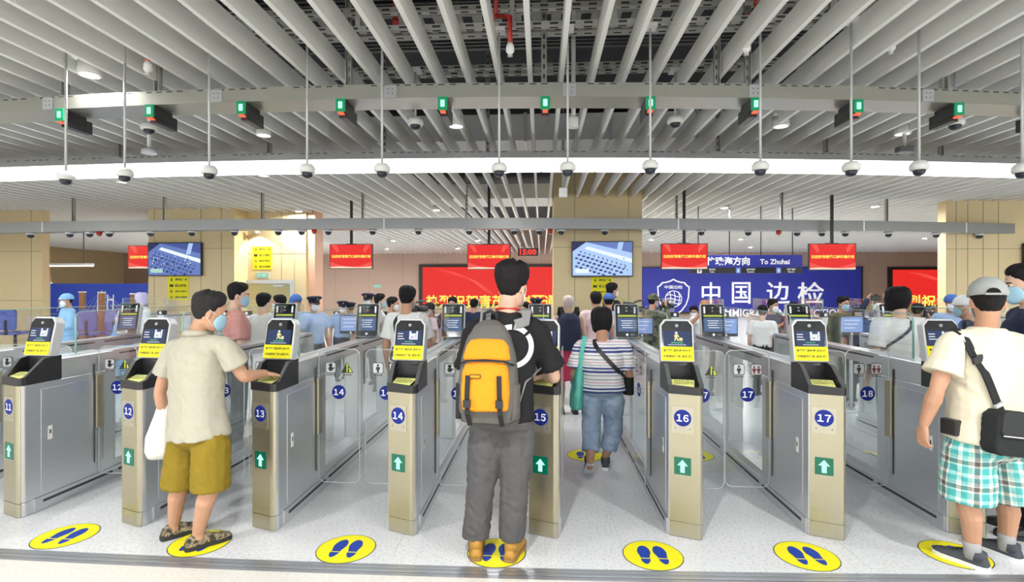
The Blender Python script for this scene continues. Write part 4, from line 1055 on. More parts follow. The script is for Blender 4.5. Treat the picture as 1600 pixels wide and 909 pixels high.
def police_cap(mb, HM, m, hm):
    mb.rings([[HM @ (head_pt(2*pi*j/32, z, .010)) for j in range(32)] for z in (.030, .066)], m)
    rs = []
    for z, o in ((.062, .012), (.080, .030), (.096, .046), (.108, .044), (.120, .030), (.126, .006)):
        rs.append([HM @ V((.074 + o)*sin(2*pi*j/32), -.006 + (.094 + o)*cos(2*pi*j/32), z + .014*cos(2*pi*j/32)) for j in range(32)])
    mb.rings(rs, m); visor(mb, HM, hm, .036, .055, .03); mb.ell((0, .116, .088), (.014, .006, .016), mat('badge_gold', (.75, .6, .25), .3, .8, var=0), HM)
def add_hand(mb, wr, d, n, thumb, m, curl=25, s=1.0, spread=4, pts=None):
    """wrist, direction, palm normal (towards the palm side), thumb side sign along d x n"""
    d = Vector(d).normalized(); n = Vector(n); n = (n - d*n.dot(d)).normalized(); b = d.cross(n)*thumb
    K = Vector(wr)
    rs = []
    for t, w, h in ((-.01, .024, .018), (.012, .027, .017), (.045, .038, .016), (.078, .042, .013), (.092, .039, .010)):
        rs.append([K + d*t*s + (b*cos(2*pi*j/14)*w + n*sin(2*pi*j/14)*h)*s for j in range(14)])
    mb.rings(rs, m)
    for i, (off, ln, r) in enumerate(((.030, .074, .0088), (.010, .082, .0090), (-.011, .076, .0086), (-.031, .060, .0078))):
        p = K + (d*.084 + b*off)*s; a = radians(curl*(.75 + .15*i)); dd = (d + b*(off*spread*.9)).normalized(); pts = [p - d*.02*s, p]
        ang = a*.6
        for f in (.45, .30, .25):
            v = dd*cos(ang) + n*sin(ang); p = p + v*ln*f*s; pts.append(p); ang += a*.9
        limb(mb, pts, [r*s*k for k in (1.05, 1.05, 1.0, .92, .78)], m, n=8, sub=2)
    p = K + (d*.028 + b*.026)*s; v1 = (d*.62 + b*.72 + n*.25).normalized(); v2 = (d*.85 + b*.35 + n*.35).normalized()
    limb(mb, [p - b*.014*s, p + v1*.030*s, p + v1*.030*s + v2*.030*s, p + v1*.030*s + (v2*.030 + (v2 + n*.3).normalized()*.022)*s], [.014*s, .0115*s, .0098*s, .008*s], m, n=8, sub=2)
def shoe(name, parent, root, ank, dirv, m, sole_m, L=.27, ht=.085, pitch=0, slip=False, boot=False, lace=None):
    """ank: ankle point; shoe stands under it; dirv: toe direction"""
    F = frame(V(dirv[0], dirv[1], 0)); hz = ank.z
    G = T(ank.x, ank.y, 0) @ F @ T(0, -.075, 0)
    if pitch: G = T(ank.x, ank.y, 0) @ F @ T(0, .12, .012) @ RX(-pitch) @ T(0, -.195, -.005)
    s = L/.27; prof = [(0.0, .018, .052, .5), (.012, .030, .075, 1), (.04, .035, ht + .005, 1), (.085, .037, ht + .01, 1), (.125, .039, .082, 1), (.165, .044, .066, 1), (.205, .047, .056, 1), (.240, .042, .048, 1), (.262, .030, .040, 1), (.272, .014, .030, 1)]
    mb = MB(); rs = []
    for y, w, h, _ in prof:
        ring = []
        for j in range(18):
            a = 2*pi*j/18; c, sn = cos(a), sin(a)
            ring.append(G @ V(w*s*(abs(c)**.75)*(1 if c > 0 else -1), y*s, .018 + max(-.002, (h - .018)*(sn if sn > 0 else 0))))
        rs.append(ring)
    mb.rings(rs, m)
    if boot or not slip: mb.rings([[G @ V(.040*cos(2*pi*j/16), .058 + .050*sin(2*pi*j/16), z) for j in range(16)] for z in (.05, ht + (.05 if boot else .012))], m)
    o = plain(name, mb, parent, root)
    mb = MB(); out = []
    for y, w, h, _ in prof: out.append(((w + .004)*s, y*s - .002*(y == 0)))
    poly = out + [(-x, y) for x, y in out[::-1]]
    mb.prism(poly, 0.0, .026, sole_m, G); plain('sole', mb, o, root)
    if lace:
        mb = MB()
        for k in range(4): mb.tube([G @ V(-.022, .11 + k*.018, .086 - k*.007), G @ V(0, .112 + k*.018, .093 - k*.007), G @ V(.022, .11 + k*.018, .086 - k*.007)], .003, lace, n=5)
        plain('laces', mb, o, root)
    return o

def torso_rings(J, prof, n=24, ex=2.5):
    """prof rows: (t along pelvis..neck 0..1, half width, half depth, forward offset)"""
    sp = [J['pelvis'], J['waist'], J['chest'], J['neck']]; tt = [0, .27, .62, 1.0]
    rh = (J['hipR'] - J['hipL']).normalized(); rsx = (J['shR'] - J['shL']).normalized(); out = []
    for t, w, dp, fo in prof:
        i = 0 if t < .27 else (1 if t < .62 else 2); u = (t - tt[i])/(tt[i+1] - tt[i]); c = sp[i] + (sp[i+1] - sp[i])*u
        up = (sp[min(3, i+1)] - sp[i]).normalized(); k = max(0, min(1, t)); r = (rh*(1-k) + rsx*k).normalized(); f = up.cross(r).normalized(); r = f.cross(up)
        ring = []
        for j in range(n):
            a = 2*pi*j/n; ca, sa = cos(a), sin(a)
            ring.append(c + f*fo + r*w*abs(ca)**(2/ex)*(1 if ca > 0 else -1) + f*dp*abs(sa)**(2/ex)*(1 if sa > 0 else -1))
        out.append(ring)
    return out
def std_joints(H, pos, head, arms='down', stride=0.0, lean=0.0, wide=1.0):
    k = H/1.7; M = T(*pos) @ RZ(head) @ SCL(k, k, k)
    J = {}
    def s(n, x, y, z): J[n] = M @ V(x, y, z)
    s('pelvis', 0, -.01, .92); s('waist', 0, -.005 + lean*.3, 1.06); s('chest', 0, lean*.7, 1.25); s('neck', 0, lean - .02, 1.43); s('head', 0, lean + .015, 1.585)
    for sd, q in (('L', -1), ('R', 1)):
        st = stride*q
        s('hip'+sd, q*.092, 0, .88); s('kn'+sd, q*.098, .02 + st*.5, .48); s('an'+sd, q*.10, -.02 + st, .085); s('sh'+sd, q*.185*wide, lean - .005, 1.375)
    A = {'down': ((.235, -.03, 1.09), (.245, .06, .84)), 'camera': ((.25, .16, 1.16), (.07, .24, 1.48)), 'phone': ((.27, .22, 1.32), (.10, .36, 1.56)), 'front': ((.24, .03, 1.10), (.10, .25, 1.06)), 'chest': ((.25, .08, 1.12), (.07, .24, 1.25)), 'up': ((.27, .10, 1.50), (.14, .20, 1.78))}
    a = arms if isinstance(arms, tuple) else (arms, arms)
    for sd, q, nm in (('L', -1, a[0]), ('R', 1, a[1])):
        e, w = A[nm]; s('el'+sd, q*e[0]*(1 if nm != 'down' else wide), e[1] + lean, e[2]); s('wr'+sd, q*w[0]*(1 if nm != 'down' else wide), w[1] + lean, w[2])
    return J
def build_person(J, o, root, head_dir, H=1.7, girth=1.0, fine=False):
    """o: outfit dict"""
    k = H/1.7; g = girth; vox = .0055 if fine else .017; cv = .010 if fine else .020
    r = empty('person', root); R = root; seed = o.get('seed', 1)
    skin = o.get('skin', SKIN); fwd = (J['shR'] - J['shL']).normalized(); fwd = UP.cross(fwd).normalized()
    HM = Matrix.Translation(J['head']) @ frame(head_dir, UP) @ SCL(k*1.0, k*1.0, k*1.0)
    hdn = Vector(head_dir).normalized()
    # --- body
    b = MB()
    TP = [(-.10, .11, .09, 0), (0, .165, .112, -.01), (.12, .160, .108, -.005), (.27, .142, .10, 0), (.45, .155, .108, .005), (.62, .168, .115, .005), (.78, .165, .105, 0), (.90, .12, .075, 0), (.98, .062, .055, 0)]
    b.rings(torso_rings(J, [(t, w*k*g, d*k*g, f*k) for t, w, d, f in TP]), skin)
    limb(b, [J['neck'] - UP*.03*k, J['neck'] + UP*.02*k, HM @ V(0, -.018, -.05)], [.060*k, .054*k, .052*k], skin, n=16)
    add_head(b, HM, skin)
    for s, sd in ((-1, 'L'), (1, 'R')):
        sh, el, wr = J['sh'+sd], J['el'+sd], J['wr'+sd]
        limb(b, [J['neck'] - UP*.06*k, sh, sh + (el - sh)*.4, el, el + (wr - el)*.3, wr], [.045*k, .050*k*g, .046*k*g, .037*k, .041*k*g, .026*k], skin)
        hd = o.get('hand'+sd, {}); d = Vector(hd.get('d', (wr - el))); nrm = Vector(hd.get('n', (-s*1.0*(J['shR'] - J['shL']).normalized()))); th = hd.get('thumb', None)
        d_ = d.normalized(); n_ = (nrm - d_*nrm.dot(d_)).normalized(); bb = d_.cross(n_)
        want = Vector(hd.get('tv', fwd + UP*.2)); th = 1 if bb.dot(want) > 0 else -1
        add_hand(b, wr, d, nrm, th, skin, hd.get('curl', 24), k*.98 if fine else k*1.05)
        hp, kn, an = J['hip'+sd], J['kn'+sd], J['an'+sd]
        limb(b, [hp, hp + (kn - hp)*.4, kn, kn + (an - kn)*.28 - fwd*.012, an + UP*.02, an - UP*.02], [.088*k*g, .078*k*g, .054*k, .056*k, .036*k, .036*k], skin)
        fd = o.get('foot'+sd, fwd); pz = o.get('pitch'+sd, 0)
        limb(b, [an - UP*.03*k, an - UP*.045*k + Vector((fd[0], fd[1], 0)).normalized()*.06*k], [.034*k, .026*k], skin)
    ob = remesh('body', b, skin, vox, r, smooth=1 if fine else 2, root=R)
    # --- eyes, brows
    if o.get('eyes', True):
        for s in (-1, 1):
            b = MB(); b.ell((s*.031, .079, .006), (.013, .010, .0085), EYEW, HM); b.ell((s*.031, .086, .006), (.0055, .005, .006), INK, HM); plain('eye', b, r, R)
            b = MB(); b.tube([HM @ V(s*.016, .093, .022), HM @ V(s*.034, .090, .027), HM @ V(s*.048, .080, .023)], .0038, HAIR, n=5); plain('eyebrow', b, r, R)
    if o.get('hair'):
        b = MB(); hair_mesh(b, HM, o.get('hairm', HAIR), o['hair'], o.get('hairt', .011) if not o.get('cap') else .006); plain('hair', b, r, R)
    if o.get('mask'):
        b = MB(); mask_mesh(b, HM, o['mask'], True); plain('face_mask', b, r, R)
    cp = o.get('cap')
    if cp:
        kind, cm = cp; b = MB()
        if kind == 'police': police_cap(b, HM, cm, BLACK); plain('peaked_cap', b, r, R)
        elif kind == 'visor': cap_dome(b, HM, cm, .030, .019, .006, o.get('captilt', 0)); visor(b, HM @ RX(o.get('captilt', 0)), cm, .034); plain('cap', b, r, R)
        elif kind == 'dome': cap_dome(b, HM, cm, .022, .022, .004); plain('cap', b, r, R)
        elif kind == 'hood': hair_mesh(b, HM, cm, 'bob', .014); plain('hood', b, r, R)
    # --- trousers
    pm = o.get('pants')
    if pm:
        pg = o.get('pantg', 1.0); b = MB(); ln = o.get('pantlen', 'long')
        b.rings(torso_rings(J, [(-.16, .10*k*g, .085*k*g, -.005), (-.08, .165*k*g*pg, .118*k*g*pg, -.012), (.0, .180*k*g, .130*k*g, -.015), (.12, .172*k*g, .122*k*g, -.008), (.20, .165*k*g, .118*k*g, 0)]), pm)
        for sd in 'LR':
            hp, kn, an = J['hip'+sd], J['kn'+sd], J['an'+sd]
            if ln == 'long': limb(b, [hp, hp + (kn - hp)*.45, kn, kn + (an - kn)*.5, an + UP*.05*k, an + UP*o.get('pbreak', -.01)*k], [.105*k*g, .098*k*g*pg, .078*k*g*pg, .074*k*g*pg, .072*k*pg, .072*k*pg], pm, flat=True)
            else:
                e = kn + ((an - kn)*o.get('hemt', .1) if o.get('hemt', .1) > 0 else (hp - kn)*(-o.get('hemt')))
                mid = hp + (kn - hp)*.5
                limb(b, [hp, mid, kn, e] if o.get('hemt', .1) > .05 else [hp, mid, e], [.108*k*g, .104*k*g*pg, .098*k*g*pg, .092*k*g*pg] if o.get('hemt', .1) > .05 else [.108*k*g, .108*k*g*pg, .110*k*g*pg], pm, flat=True)
        op = remesh('trousers' if ln == 'long' else 'shorts', b, pm, cv, r, smooth=2 if fine else 2, wr=o.get('pwr', .006) if fine else .006, wf=11, seed=seed + 5, root=R)
        if o.get('wrap'):      # the cloth runs round each leg: store the way round for the weave
            at_ = op.data.attributes.new('wrap', 'FLOAT', 'POINT'); rr = (J['hipR'] - J['hipL']).normalized(); ff = UP.cross(rr); vals = []
            for v in op.data.vertices:
                w = v.co + R; sd = 'R' if (w - J['pelvis']).dot(rr) > 0 else 'L'; hp, kn = J['hip'+sd], J['kn'+sd]; ax = kn - hp; c = hp + ax*((w - hp).dot(ax)/ax.length_squared); q = w - c
                an_ = atan2(q.dot(rr)*(1 if sd == 'R' else -1), -q.dot(ff)); vals.append(an_*.115 + (.05 if sd == 'R' else 0))
            at_.data.foreach_set('value', vals)
    # --- shirt
    sm = o.get('shirt')
    if sm:
        b = MB(); hem = o.get('hem', .0); sg = o.get('shirtg', 1.0)*g
        hw = o.get('hemw', 1.04); SP = [(hem, .176*hw, .130*hw, -.012), (hem + .06, .176*hw, .130*hw, -.010), (.20, .170, .122, -.004), (.32, .166, .120, 0), (.48, .172, .124, .004), (.62, .182, .128, .006), (.78, .178, .118, .0), (.89, .140, .088, -.002), (.97, .082, .070, -.002), (1.0, .066, .062, 0)]
        SP = [q for i, q in enumerate(SP) if i < 2 or q[0] > hem + .08]
        b.rings(torso_rings(J, [(t, w*k*sg, d*k*sg, f*k) for t, w, d, f in SP], ex=2.4), sm)
        sl = o.get('sleeve', .62)
        for sd in 'LR':
            sh, el, wr = J['sh'+sd], J['el'+sd], J['wr'+sd]; nb = J['neck'] - UP*.045*k
            if sl <= 0: limb(b, [nb, nb + (sh - nb)*.75], [.05*k, .052*k], sm)
            elif sl < 1: limb(b, [nb, sh, sh + (el - sh)*sl*.5, sh + (el - sh)*sl], [.052*k, .062*k*g, .070*k*g, .080*k*g*o.get('sleeveg', 1)], sm, flat=True)
            else: limb(b, [nb, sh, sh + (el - sh)*.5, el, el + (wr - el)*.5, wr], [.056*k, .068*k*g, .064*k*g, .056*k, .048*k, .042*k], sm)
        osh = remesh('shirt', b, sm, cv, r, smooth=2, wr=o.get('swr', .007) if fine else .007, wf=8, seed=seed, root=R)
        if o.get('collar'):
            b = MB(); c = J['neck'] + UP*.012*k; rs = []
            for dz, w in ((-.02, .082), (.022, .068), (.026, .074), (-.012, .092)):
                rs.append([c + UP*dz*k + V(cos(2*pi*j/24), sin(2*pi*j/24), 0)*w*k for j in range(24)])
            b.rings(rs, o['collar']); plain('collar', b, r, R)
    if o.get('shoe'):
        sk = o['shoe']
        for sd in 'LR':
            shoe('shoe', r, R, J['an'+sd], o.get('foot'+sd, fwd), sk[0], sk[1], .27*k, pitch=o.get('pitch'+sd, 0), slip=sk[2] == 'slip', boot=sk[2] == 'boot', lace=sk[3] if len(sk) > 3 else None)
    if o.get('socks'):
        for sd in 'LR':
            b = MB(); an, kn = J['an'+sd], J['kn'+sd]; d = (kn - an).normalized(); b.tube([an - UP*.03, an + d*.03, an + d*.075], [.043*k, .042*k, .044*k], o['socks'], n=16); plain('sock', b, r, R)
    return r, HM, ob

# ------------------------------------------------------------------ outfits
def cloth(name, col, var=.06, vs=30, bump=.15): return mat(name, col, .85, var=var, vs=vs, bump=bump, spec=.2)
def hd(deg, pitch=0): a = radians(deg); p = radians(pitch); return V(-sin(a)*cos(p), cos(a)*cos(p), -sin(p))
BEIGE = cloth('polo_beige', (.42, .40, .325)); OLIVE = cloth('shorts_olive', (.235, .165, .018)); CREAMT = cloth('tee_cream', (.74, .69, .545)); BLACKT = cloth('tee_black', (.016, .016, .018)); GREYP = cloth('trousers_grey', (.090, .087, .090))
WHT = cloth('tee_white', (.78, .80, .80)); BLKP = cloth('trousers_black', (.025, .025, .03)); PINKS = cloth('shirt_salmon', (.62, .27, .25)); NAVY = cloth('shirt_navy', (.022, .03, .07)); SKYU = cloth('uniform_sky', (.30, .42, .66)); DARKU = cloth('cap_uniform_dark', (.03, .035, .06)); BLUECAP = cloth('cap_blue', (.06, .13, .38))
GOWN = cloth('gown_blue', (.25, .50, .78)); REDS = cloth('shorts_pink', (.66, .06, .14)); PWS = cloth('shirt_pale_pink', (.74, .58, .60)); OLIVED = cloth('jacket_olive', (.07, .085, .045)); GREYCAP = cloth('cap_grey', (.36, .38, .37)); TANV = cloth('vest_tan', (.35, .29, .20))
CAMO = ramp_mat('camouflage', 'ShaderNodeTexNoise', [(0, (.03, .04, .025)), (.42, (.10, .12, .06)), (.52, (.20, .20, .12)), (.62, (.05, .045, .03))], .85, 16)
CAMOS = ramp_mat('shoe_camouflage', 'ShaderNodeTexNoise', [(0, (.04, .035, .025)), (.42, (.20, .16, .10)), (.52, (.34, .29, .20)), (.60, (.09, .07, .045))], .85, 28)
def plaid():
    m = bpy.data.materials.new('plaid'); m.use_nodes = True; nt = m.node_tree; b = nt.nodes['Principled BSDF']; b.inputs['Roughness'].default_value = .85; L = nt.links
    tc = nt.nodes.new('ShaderNodeTexCoord'); sp = nt.nodes.new('ShaderNodeSeparateXYZ'); L.new(tc.outputs['Object'], sp.inputs[0])
    def band(src, per, stops):
        mu = nt.nodes.new('ShaderNodeMath'); mu.operation = 'MULTIPLY'; mu.inputs[1].default_value = 1/per; L.new(src, mu.inputs[0])
        fr = nt.nodes.new('ShaderNodeMath'); fr.operation = 'FRACT'; L.new(mu.outputs[0], fr.inputs[0])
        r = nt.nodes.new('ShaderNodeValToRGB'); r.color_ramp.interpolation = 'CONSTANT'; e = r.color_ramp.elements
        while len(e) < len(stops): e.new(.5)
        for k, (p, c) in enumerate(stops): e[k].position = p; e[k].color = (*c, 1)
        L.new(fr.outputs[0], r.inputs[0]); return r.outputs[0]
    W_ = (.88, .88, .84); TL = (.10, .48, .48); DK = (.16, .15, .13); LG = (.55, .66, .62)
    st = [(0, W_), (.14, TL), (.40, W_), (.48, DK), (.64, W_), (.70, LG), (.82, TL)]
    wa = nt.nodes.new('ShaderNodeAttribute'); wa.attribute_name = 'wrap'
    a = band(wa.outputs['Fac'], .14, st); c = band(sp.outputs[2], .14, st)
    mx = nt.nodes.new('ShaderNodeMix'); mx.data_type = 'RGBA'; mx.blend_type = 'MULTIPLY'; mx.inputs[0].default_value = .85; L.new(a, mx.inputs[6]); L.new(c, mx.inputs[7])
    br = nt.nodes.new('ShaderNodeMix'); br.data_type = 'RGBA'; br.inputs[0].default_value = .45; L.new(mx.outputs[2], br.inputs[6]); av = nt.nodes.new('ShaderNodeMix'); av.data_type = 'RGBA'; av.inputs[0].default_value = .5; L.new(a, av.inputs[6]); L.new(c, av.inputs[7]); L.new(av.outputs[2], br.inputs[7])
    L.new(br.outputs[2], b.inputs['Base Color']); return m
PLAID = plaid()
def stripes():
    m = bpy.data.materials.new('striped_jersey'); m.use_nodes = True; nt = m.node_tree; b = nt.nodes['Principled BSDF']; b.inputs['Roughness'].default_value = .85; L = nt.links
    tc = nt.nodes.new('ShaderNodeTexCoord'); sp = nt.nodes.new('ShaderNodeSeparateXYZ'); L.new(tc.outputs['Object'], sp.inputs[0])
    mu = nt.nodes.new('ShaderNodeMath'); mu.operation = 'MULTIPLY'; mu.inputs[1].default_value = 1/.17; L.new(sp.outputs[2], mu.inputs[0])
    fr = nt.nodes.new('ShaderNodeMath'); fr.operation = 'FRACT'; L.new(mu.outputs[0], fr.inputs[0])
    r = nt.nodes.new('ShaderNodeValToRGB'); r.color_ramp.interpolation = 'CONSTANT'; e = r.color_ramp.elements
    W_ = (.84, .84, .86); N_ = (.05, .07, .24); G_ = (.35, .37, .42); P_ = (.70, .42, .50); K_ = (.22, .22, .26)
    st = [(0, W_), (.10, K_), (.14, W_), (.25, N_), (.36, W_), (.43, N_), (.52, W_), (.62, G_), (.66, W_), (.75, P_), (.80, W_), (.90, K_), (.94, W_)]
    while len(e) < len(st): e.new(.5)
    for k, (p, c) in enumerate(st): e[k].position = p; e[k].color = (*c, 1)
    L.new(fr.outputs[0], r.inputs[0]); L.new(r.outputs[0], b.inputs['Base Color']); return m
STRIPE = stripes()
DENIM = ramp_mat('light_denim', 'ShaderNodeTexNoise', [(0, (.16, .24, .36)), (.4, (.24, .33, .46)), (.6, (.33, .43, .56)), (1, (.42, .52, .64))], .85, 9, 'LINEAR')
SOLEB = mat('sole_black', (.02, .02, .02), .7, var=.1); SOLEW = mat('sole_white', (.75, .76, .78), .6, var=.04); SNK = cloth('sneaker_charcoal', (.07, .075, .09)); BOOT = mat('boot_tan', (.42, .22, .035), .7, var=.12); SOLET = mat('sole_brown', (.26, .15, .05), .7, var=.1); SNW = mat('sneaker_white', (.75, .75, .73), .6, var=.04)
SHB = mat('shoe_black', (.02, .02, .022), .45, var=.1)
def jp(**k): return {n: at(*v) for n, v in k.items()}

# --- man in the beige polo at gate 12's lane
J = jp(head=(328, 487, 3.30), neck=(309, 523, 3.33), chest=(306, 573, 3.32), waist=(308, 630, 3.31), pelvis=(312, 672, 3.31), shR=(349, 540, 3.22), shL=(271, 545, 3.44), elR=(381, 588, 3.30), wrR=(414, 583, 3.50), elL=(250, 612, 3.44), wrL=(262, 668, 3.50),
       hipR=(330, 690, 3.25), hipL=(290, 690, 3.37), knR=(329, 762, 3.25), knL=(283, 757, 3.38), anR=(310, 836, 3.27), anL=(272, 822, 3.41))
root = V(J['anR'].x*.5 + J['anL'].x*.5, J['anR'].y*.5 + J['anL'].y*.5, 0)
P1, HM1, body1 = build_person(J, dict(shirt=BEIGE, hem=-.06, sleeve=.62, sleeveg=1.05, shirtg=1.08, collar=BEIGE, pants=OLIVE, pantlen='short', hemt=.02, pantg=1.06, hemw=1.10, hair='crop', hairm=HAIRG, hairt=.012, mask=MASKB, skin=SKIN, seed=3, swr=.010, pwr=.010,
    shoe=(CAMOS, SOLEB, 'slip'), footR=hd(-40), footL=hd(-38), handR=dict(d=at(436, 586, 3.57) - J['wrR'], n=V(0, 0, -1), curl=38, tv=V(-.5, .6, 0)), handL=dict(d=V(.05, 0, -1), n=V(1, .2, 0), curl=75)), root, hd(-52, 14), 1.66, 1.0, True)
tag(P1, 'man in beige polo and olive shorts reaching onto the gate 13 reader', 'person')
# his white plastic bag
BAGW = mat('plastic_bag_white', (.80, .79, .76), .35, var=.05, vs=9, bump=.2)
c = at(249, 668, 3.47); b = MB(); rs = []
for z, w, d, ox in ((-.20, .03, .03, .0), (-.195, .07, .06, 0), (-.15, .088, .075, .0), (-.06, .080, .070, .0), (.04, .060, .055, .015), (.13, .040, .035, .03), (.20, .022, .022, .045), (.26, .015, .015, .055)):
    rs.append([c + V(ox + w*cos(2*pi*j/28)*(1 + .16*noise.noise(V(cos(2*pi*j/28)*3, sin(2*pi*j/28)*3, z*9))), d*sin(2*pi*j/28)*(1 + .2*noise.noise(V(cos(2*pi*j/28)*4, sin(2*pi*j/28)*4, z*7 + 5))), z) for j in range(28)])
b.rings(rs, BAGW); ro = empty('carrier_bag', c); plain('bag', b, ro, c)
b = MB()
for q in (-.012, .012): b.ribbon([c + V(.055, q, .25), c + V(.052, q*1.3, .33), c + V(.030, q, .37)], .02, .003, BAGW, V(0, 1, 0))
plain('bag_handles', b, ro, c); tag(ro, 'white plastic carrier bag hanging from the hand of the man in the beige polo', 'bag')

# --- backpack man
J = jp(head=(801, 446, 3.13), neck=(793, 487, 3.15), chest=(789, 545, 3.15), waist=(788, 605, 3.14), pelvis=(785, 648, 3.14), shR=(840, 515, 3.16), shL=(741, 515, 3.16), elR=(866, 588, 3.26), wrR=(853, 588, 3.46), elL=(727, 592, 3.20), wrL=(735, 655, 3.36),
       hipR=(807, 662, 3.14), hipL=(762, 662, 3.14), knR=(805, 752, 3.13), knL=(752, 752, 3.15), anR=(800, 846, 3.15), anL=(744, 844, 3.17))
root = V(J['anR'].x*.5 + J['anL'].x*.5, J['anR'].y*.5 + J['anL'].y*.5, 0)
P2, HM2, body2 = build_person(J, dict(shirt=BLACKT, hem=-.02, sleeve=.78, sleeveg=1.1, shirtg=1.02, pants=GREYP, pantlen='long', pantg=1.08, pbreak=.02, hair='short', hairt=.017, mask=MASKW, skin=SKINL, seed=8, swr=.008, pwr=.012,
    shoe=(BOOT, SOLET, 'boot'), footR=hd(-12), footL=hd(6), handR=dict(d=at(838, 590, 3.53) - J['wrR'], n=V(0, 0, -1), curl=35, tv=V(-1, 0, 0)), handL=dict(d=V(.1, .3, -1), n=V(1, 0, 0), curl=40)), root, hd(-30, 9), 1.76, 1.0, True)
tag(P2, 'man in black T-shirt and grey trousers with an orange and grey backpack', 'person')
b = MB(); cN = J['neck']; 
b.tube([cN + V(.070*sin(t), -.062*cos(t) + .005, .012 + .012*cos(t)) for t in [(-1.7 + .17*i) for i in range(21)]], .006, cloth('lanyard_red', (.55, .03, .03)), n=6)
plain('lanyard', b, P2, root)
from mathutils.bvhtree import BVHTree
def drape(person, pts2d, plane_o, ux, uy, direction, off):
    """project flat outline points on the person's shirt along direction"""
    sh = [c for c in bpy.data.objects if c.parent == person and c.name.startswith('shirt')][0]
    t = BVHTree.FromPolygons([v.co + person.location for v in sh.data.vertices], [list(p.vertices) for p in sh.data.polygons]); out = []
    for x, y in pts2d:
        o_ = plane_o + ux*x + uy*y; h = t.ray_cast(o_, direction)
        out.append((h[0] - direction*off) if h[0] is not None else o_ + direction*.3)
    return out
o_ = at(800, 541, 2.6); b = MB(); n = 40; pr = []
for rr in (.098, .128):
    pr.append(drape(P2, [(rr*cos(2*pi*i/n), rr*sin(2*pi*i/n)) for i in range(n)], o_, RT, UP, (at(800, 541, 3) - o_).normalized(), .004))
for i in range(n):
    if i % 20 in (4, 9): continue
    a, b2 = i, (i + 1) % n; b.add([pr[0][a], pr[0][b2], pr[1][b2], pr[1][a]], [(0, 1, 2, 3)], PWHITE)
plain('shirt_print', b, P2, root)
# backpack
ORG = cloth('backpack_orange', (.76, .28, .018), .05, 20); BPG = cloth('backpack_grey', (.115, .112, .104), .06, 25); BPD = cloth('backpack_dark', (.03, .03, .032))
c = at(763, 582, 2.98); K = T(*c) @ RZ(-4) @ RX(-3); ro = empty('backpack', c); tag(ro, 'orange and grey backpack worn by the man in black', 'backpack')
def pack_ring(z, w, y0, y1, n=28, ex=3.2): return [K @ V(w*abs(cos(a))**(2/ex)*(1 if cos(a) > 0 else -1), (y0 + y1)/2 + (y1 - y0)/2*abs(sin(a))**(2/ex)*(1 if sin(a) > 0 else -1), z) for a in [2*pi*j/n for j in range(n)]]
b = MB(); b.rings([pack_ring(*q) for q in ((-.275, .10, -.03, .06), (-.27, .150, -.08, .09), (-.20, .172, -.10, .10), (-.05, .170, -.10, .10), (.10, .155, -.075, .10), (.20, .125, -.035, .10), (.265, .085, .0, .10), (.295, .045, .04, .09), (.30, .02, .05, .08))], BPG); remesh('main_body', b, BPG, .008, ro, 2, .004, 12, 3, c)
b = MB(); b.rings([pack_ring(*q) for q in ((-.20, .11, -.12, -.02), (-.19, .128, -.145, -.02), (-.10, .135, -.155, -.02), (.02, .128, -.150, -.02), (.055, .115, -.125, -.02), (.065, .09, -.10, -.02))], ORG); remesh('front_pocket', b, ORG, .007, ro, 2, .004, 14, 5, c)
b = MB(); b.rings([pack_ring(*q) for q in ((.075, .135, -.085, .0), (.085, .137, -.092, .02), (.15, .122, -.070, .02), (.185, .10, -.05, .02), (.195, .08, -.035, .02))], ORG); remesh('top_pocket', b, ORG, .007, ro, 2, .003, 14, 6, c)
for s in (-1, 1): b = MB(); b.rings([[K @ V(s*.155 + s*.028*cos(2*pi*j/14), -.0 + .075*sin(2*pi*j/14), z) for j in range(14)] for z in (-.25, -.20, -.08, -.06)], BPD if s < 0 else BPG); plain('side_pocket', b, ro, c)
b = MB(); b.tube([K @ V(.155, -.06, .05), K @ V(.10, -.115, .075), K @ V(0, -.105, .080), K @ V(-.10, -.115, .075), K @ V(-.155, -.06, .05)], .005, BPD, n=6); plain('zip', b, ro, c)
for s in (-1, 1):
    b = MB(); b.ribbon([K @ V(s*.085, -.16, .0), K @ V(s*.088, -.163, -.10), K @ V(s*.09, -.14, -.21), K @ V(s*.09, -.06, -.285)], .026, .006, BPD, V(0, -1, 0)); b.box((s*.088 - .02, -.172, -.17), (s*.088 + .02, -.152, -.13), BLACK, K); plain('compression_strap', b, ro, c)
b = MB(); b.tube([K @ V(-.04, .07, .285), K @ V(-.035, .05, .335), K @ V(0, .045, .35), K @ V(.035, .05, .335), K @ V(.04, .07, .285)], .010, BPD, n=8); plain('grab_handle', b, ro, c)
b = MB(); b.prism(rrect(.06, .022, .004), 0, .003, BPD, K @ T(-.045, -.158, -.005) @ FACE); b.prism(rrect(.052, .014, .003), .003, .004, ORG, K @ T(-.045, -.158, -.005) @ FACE); plain('name_patch', b, ro, c)
STG = cloth('strap_grey', (.22, .22, .225))
for s, sd in ((-1, 'L'), (1, 'R')):
    sh = J['sh'+sd]; nk = J['neck']; m_ = nk + (sh - nk)*.62
    pts = [K @ V(s*.05, .07, .24), m_ + V(0, -.095, .015), m_ + V(0, -.045, .072), m_ + V(0, .03, .078), m_ + V(s*.01, .10, .03), m_ + V(s*.03, .145, -.10), m_ + V(s*.07, .11, -.26), K @ V(s*.165, .10, -.20)]
    b = MB(); b.ribbon(pts, .062, .014, STG, [V(0, -1, .2), V(0, -.8, .6), V(0, -.3, 1), V(0, .3, 1), V(0, 1, .3), V(0, 1, 0), V(s, .8, 0), V(s, .3, 0)]); plain('shoulder_strap', b, ro, c)
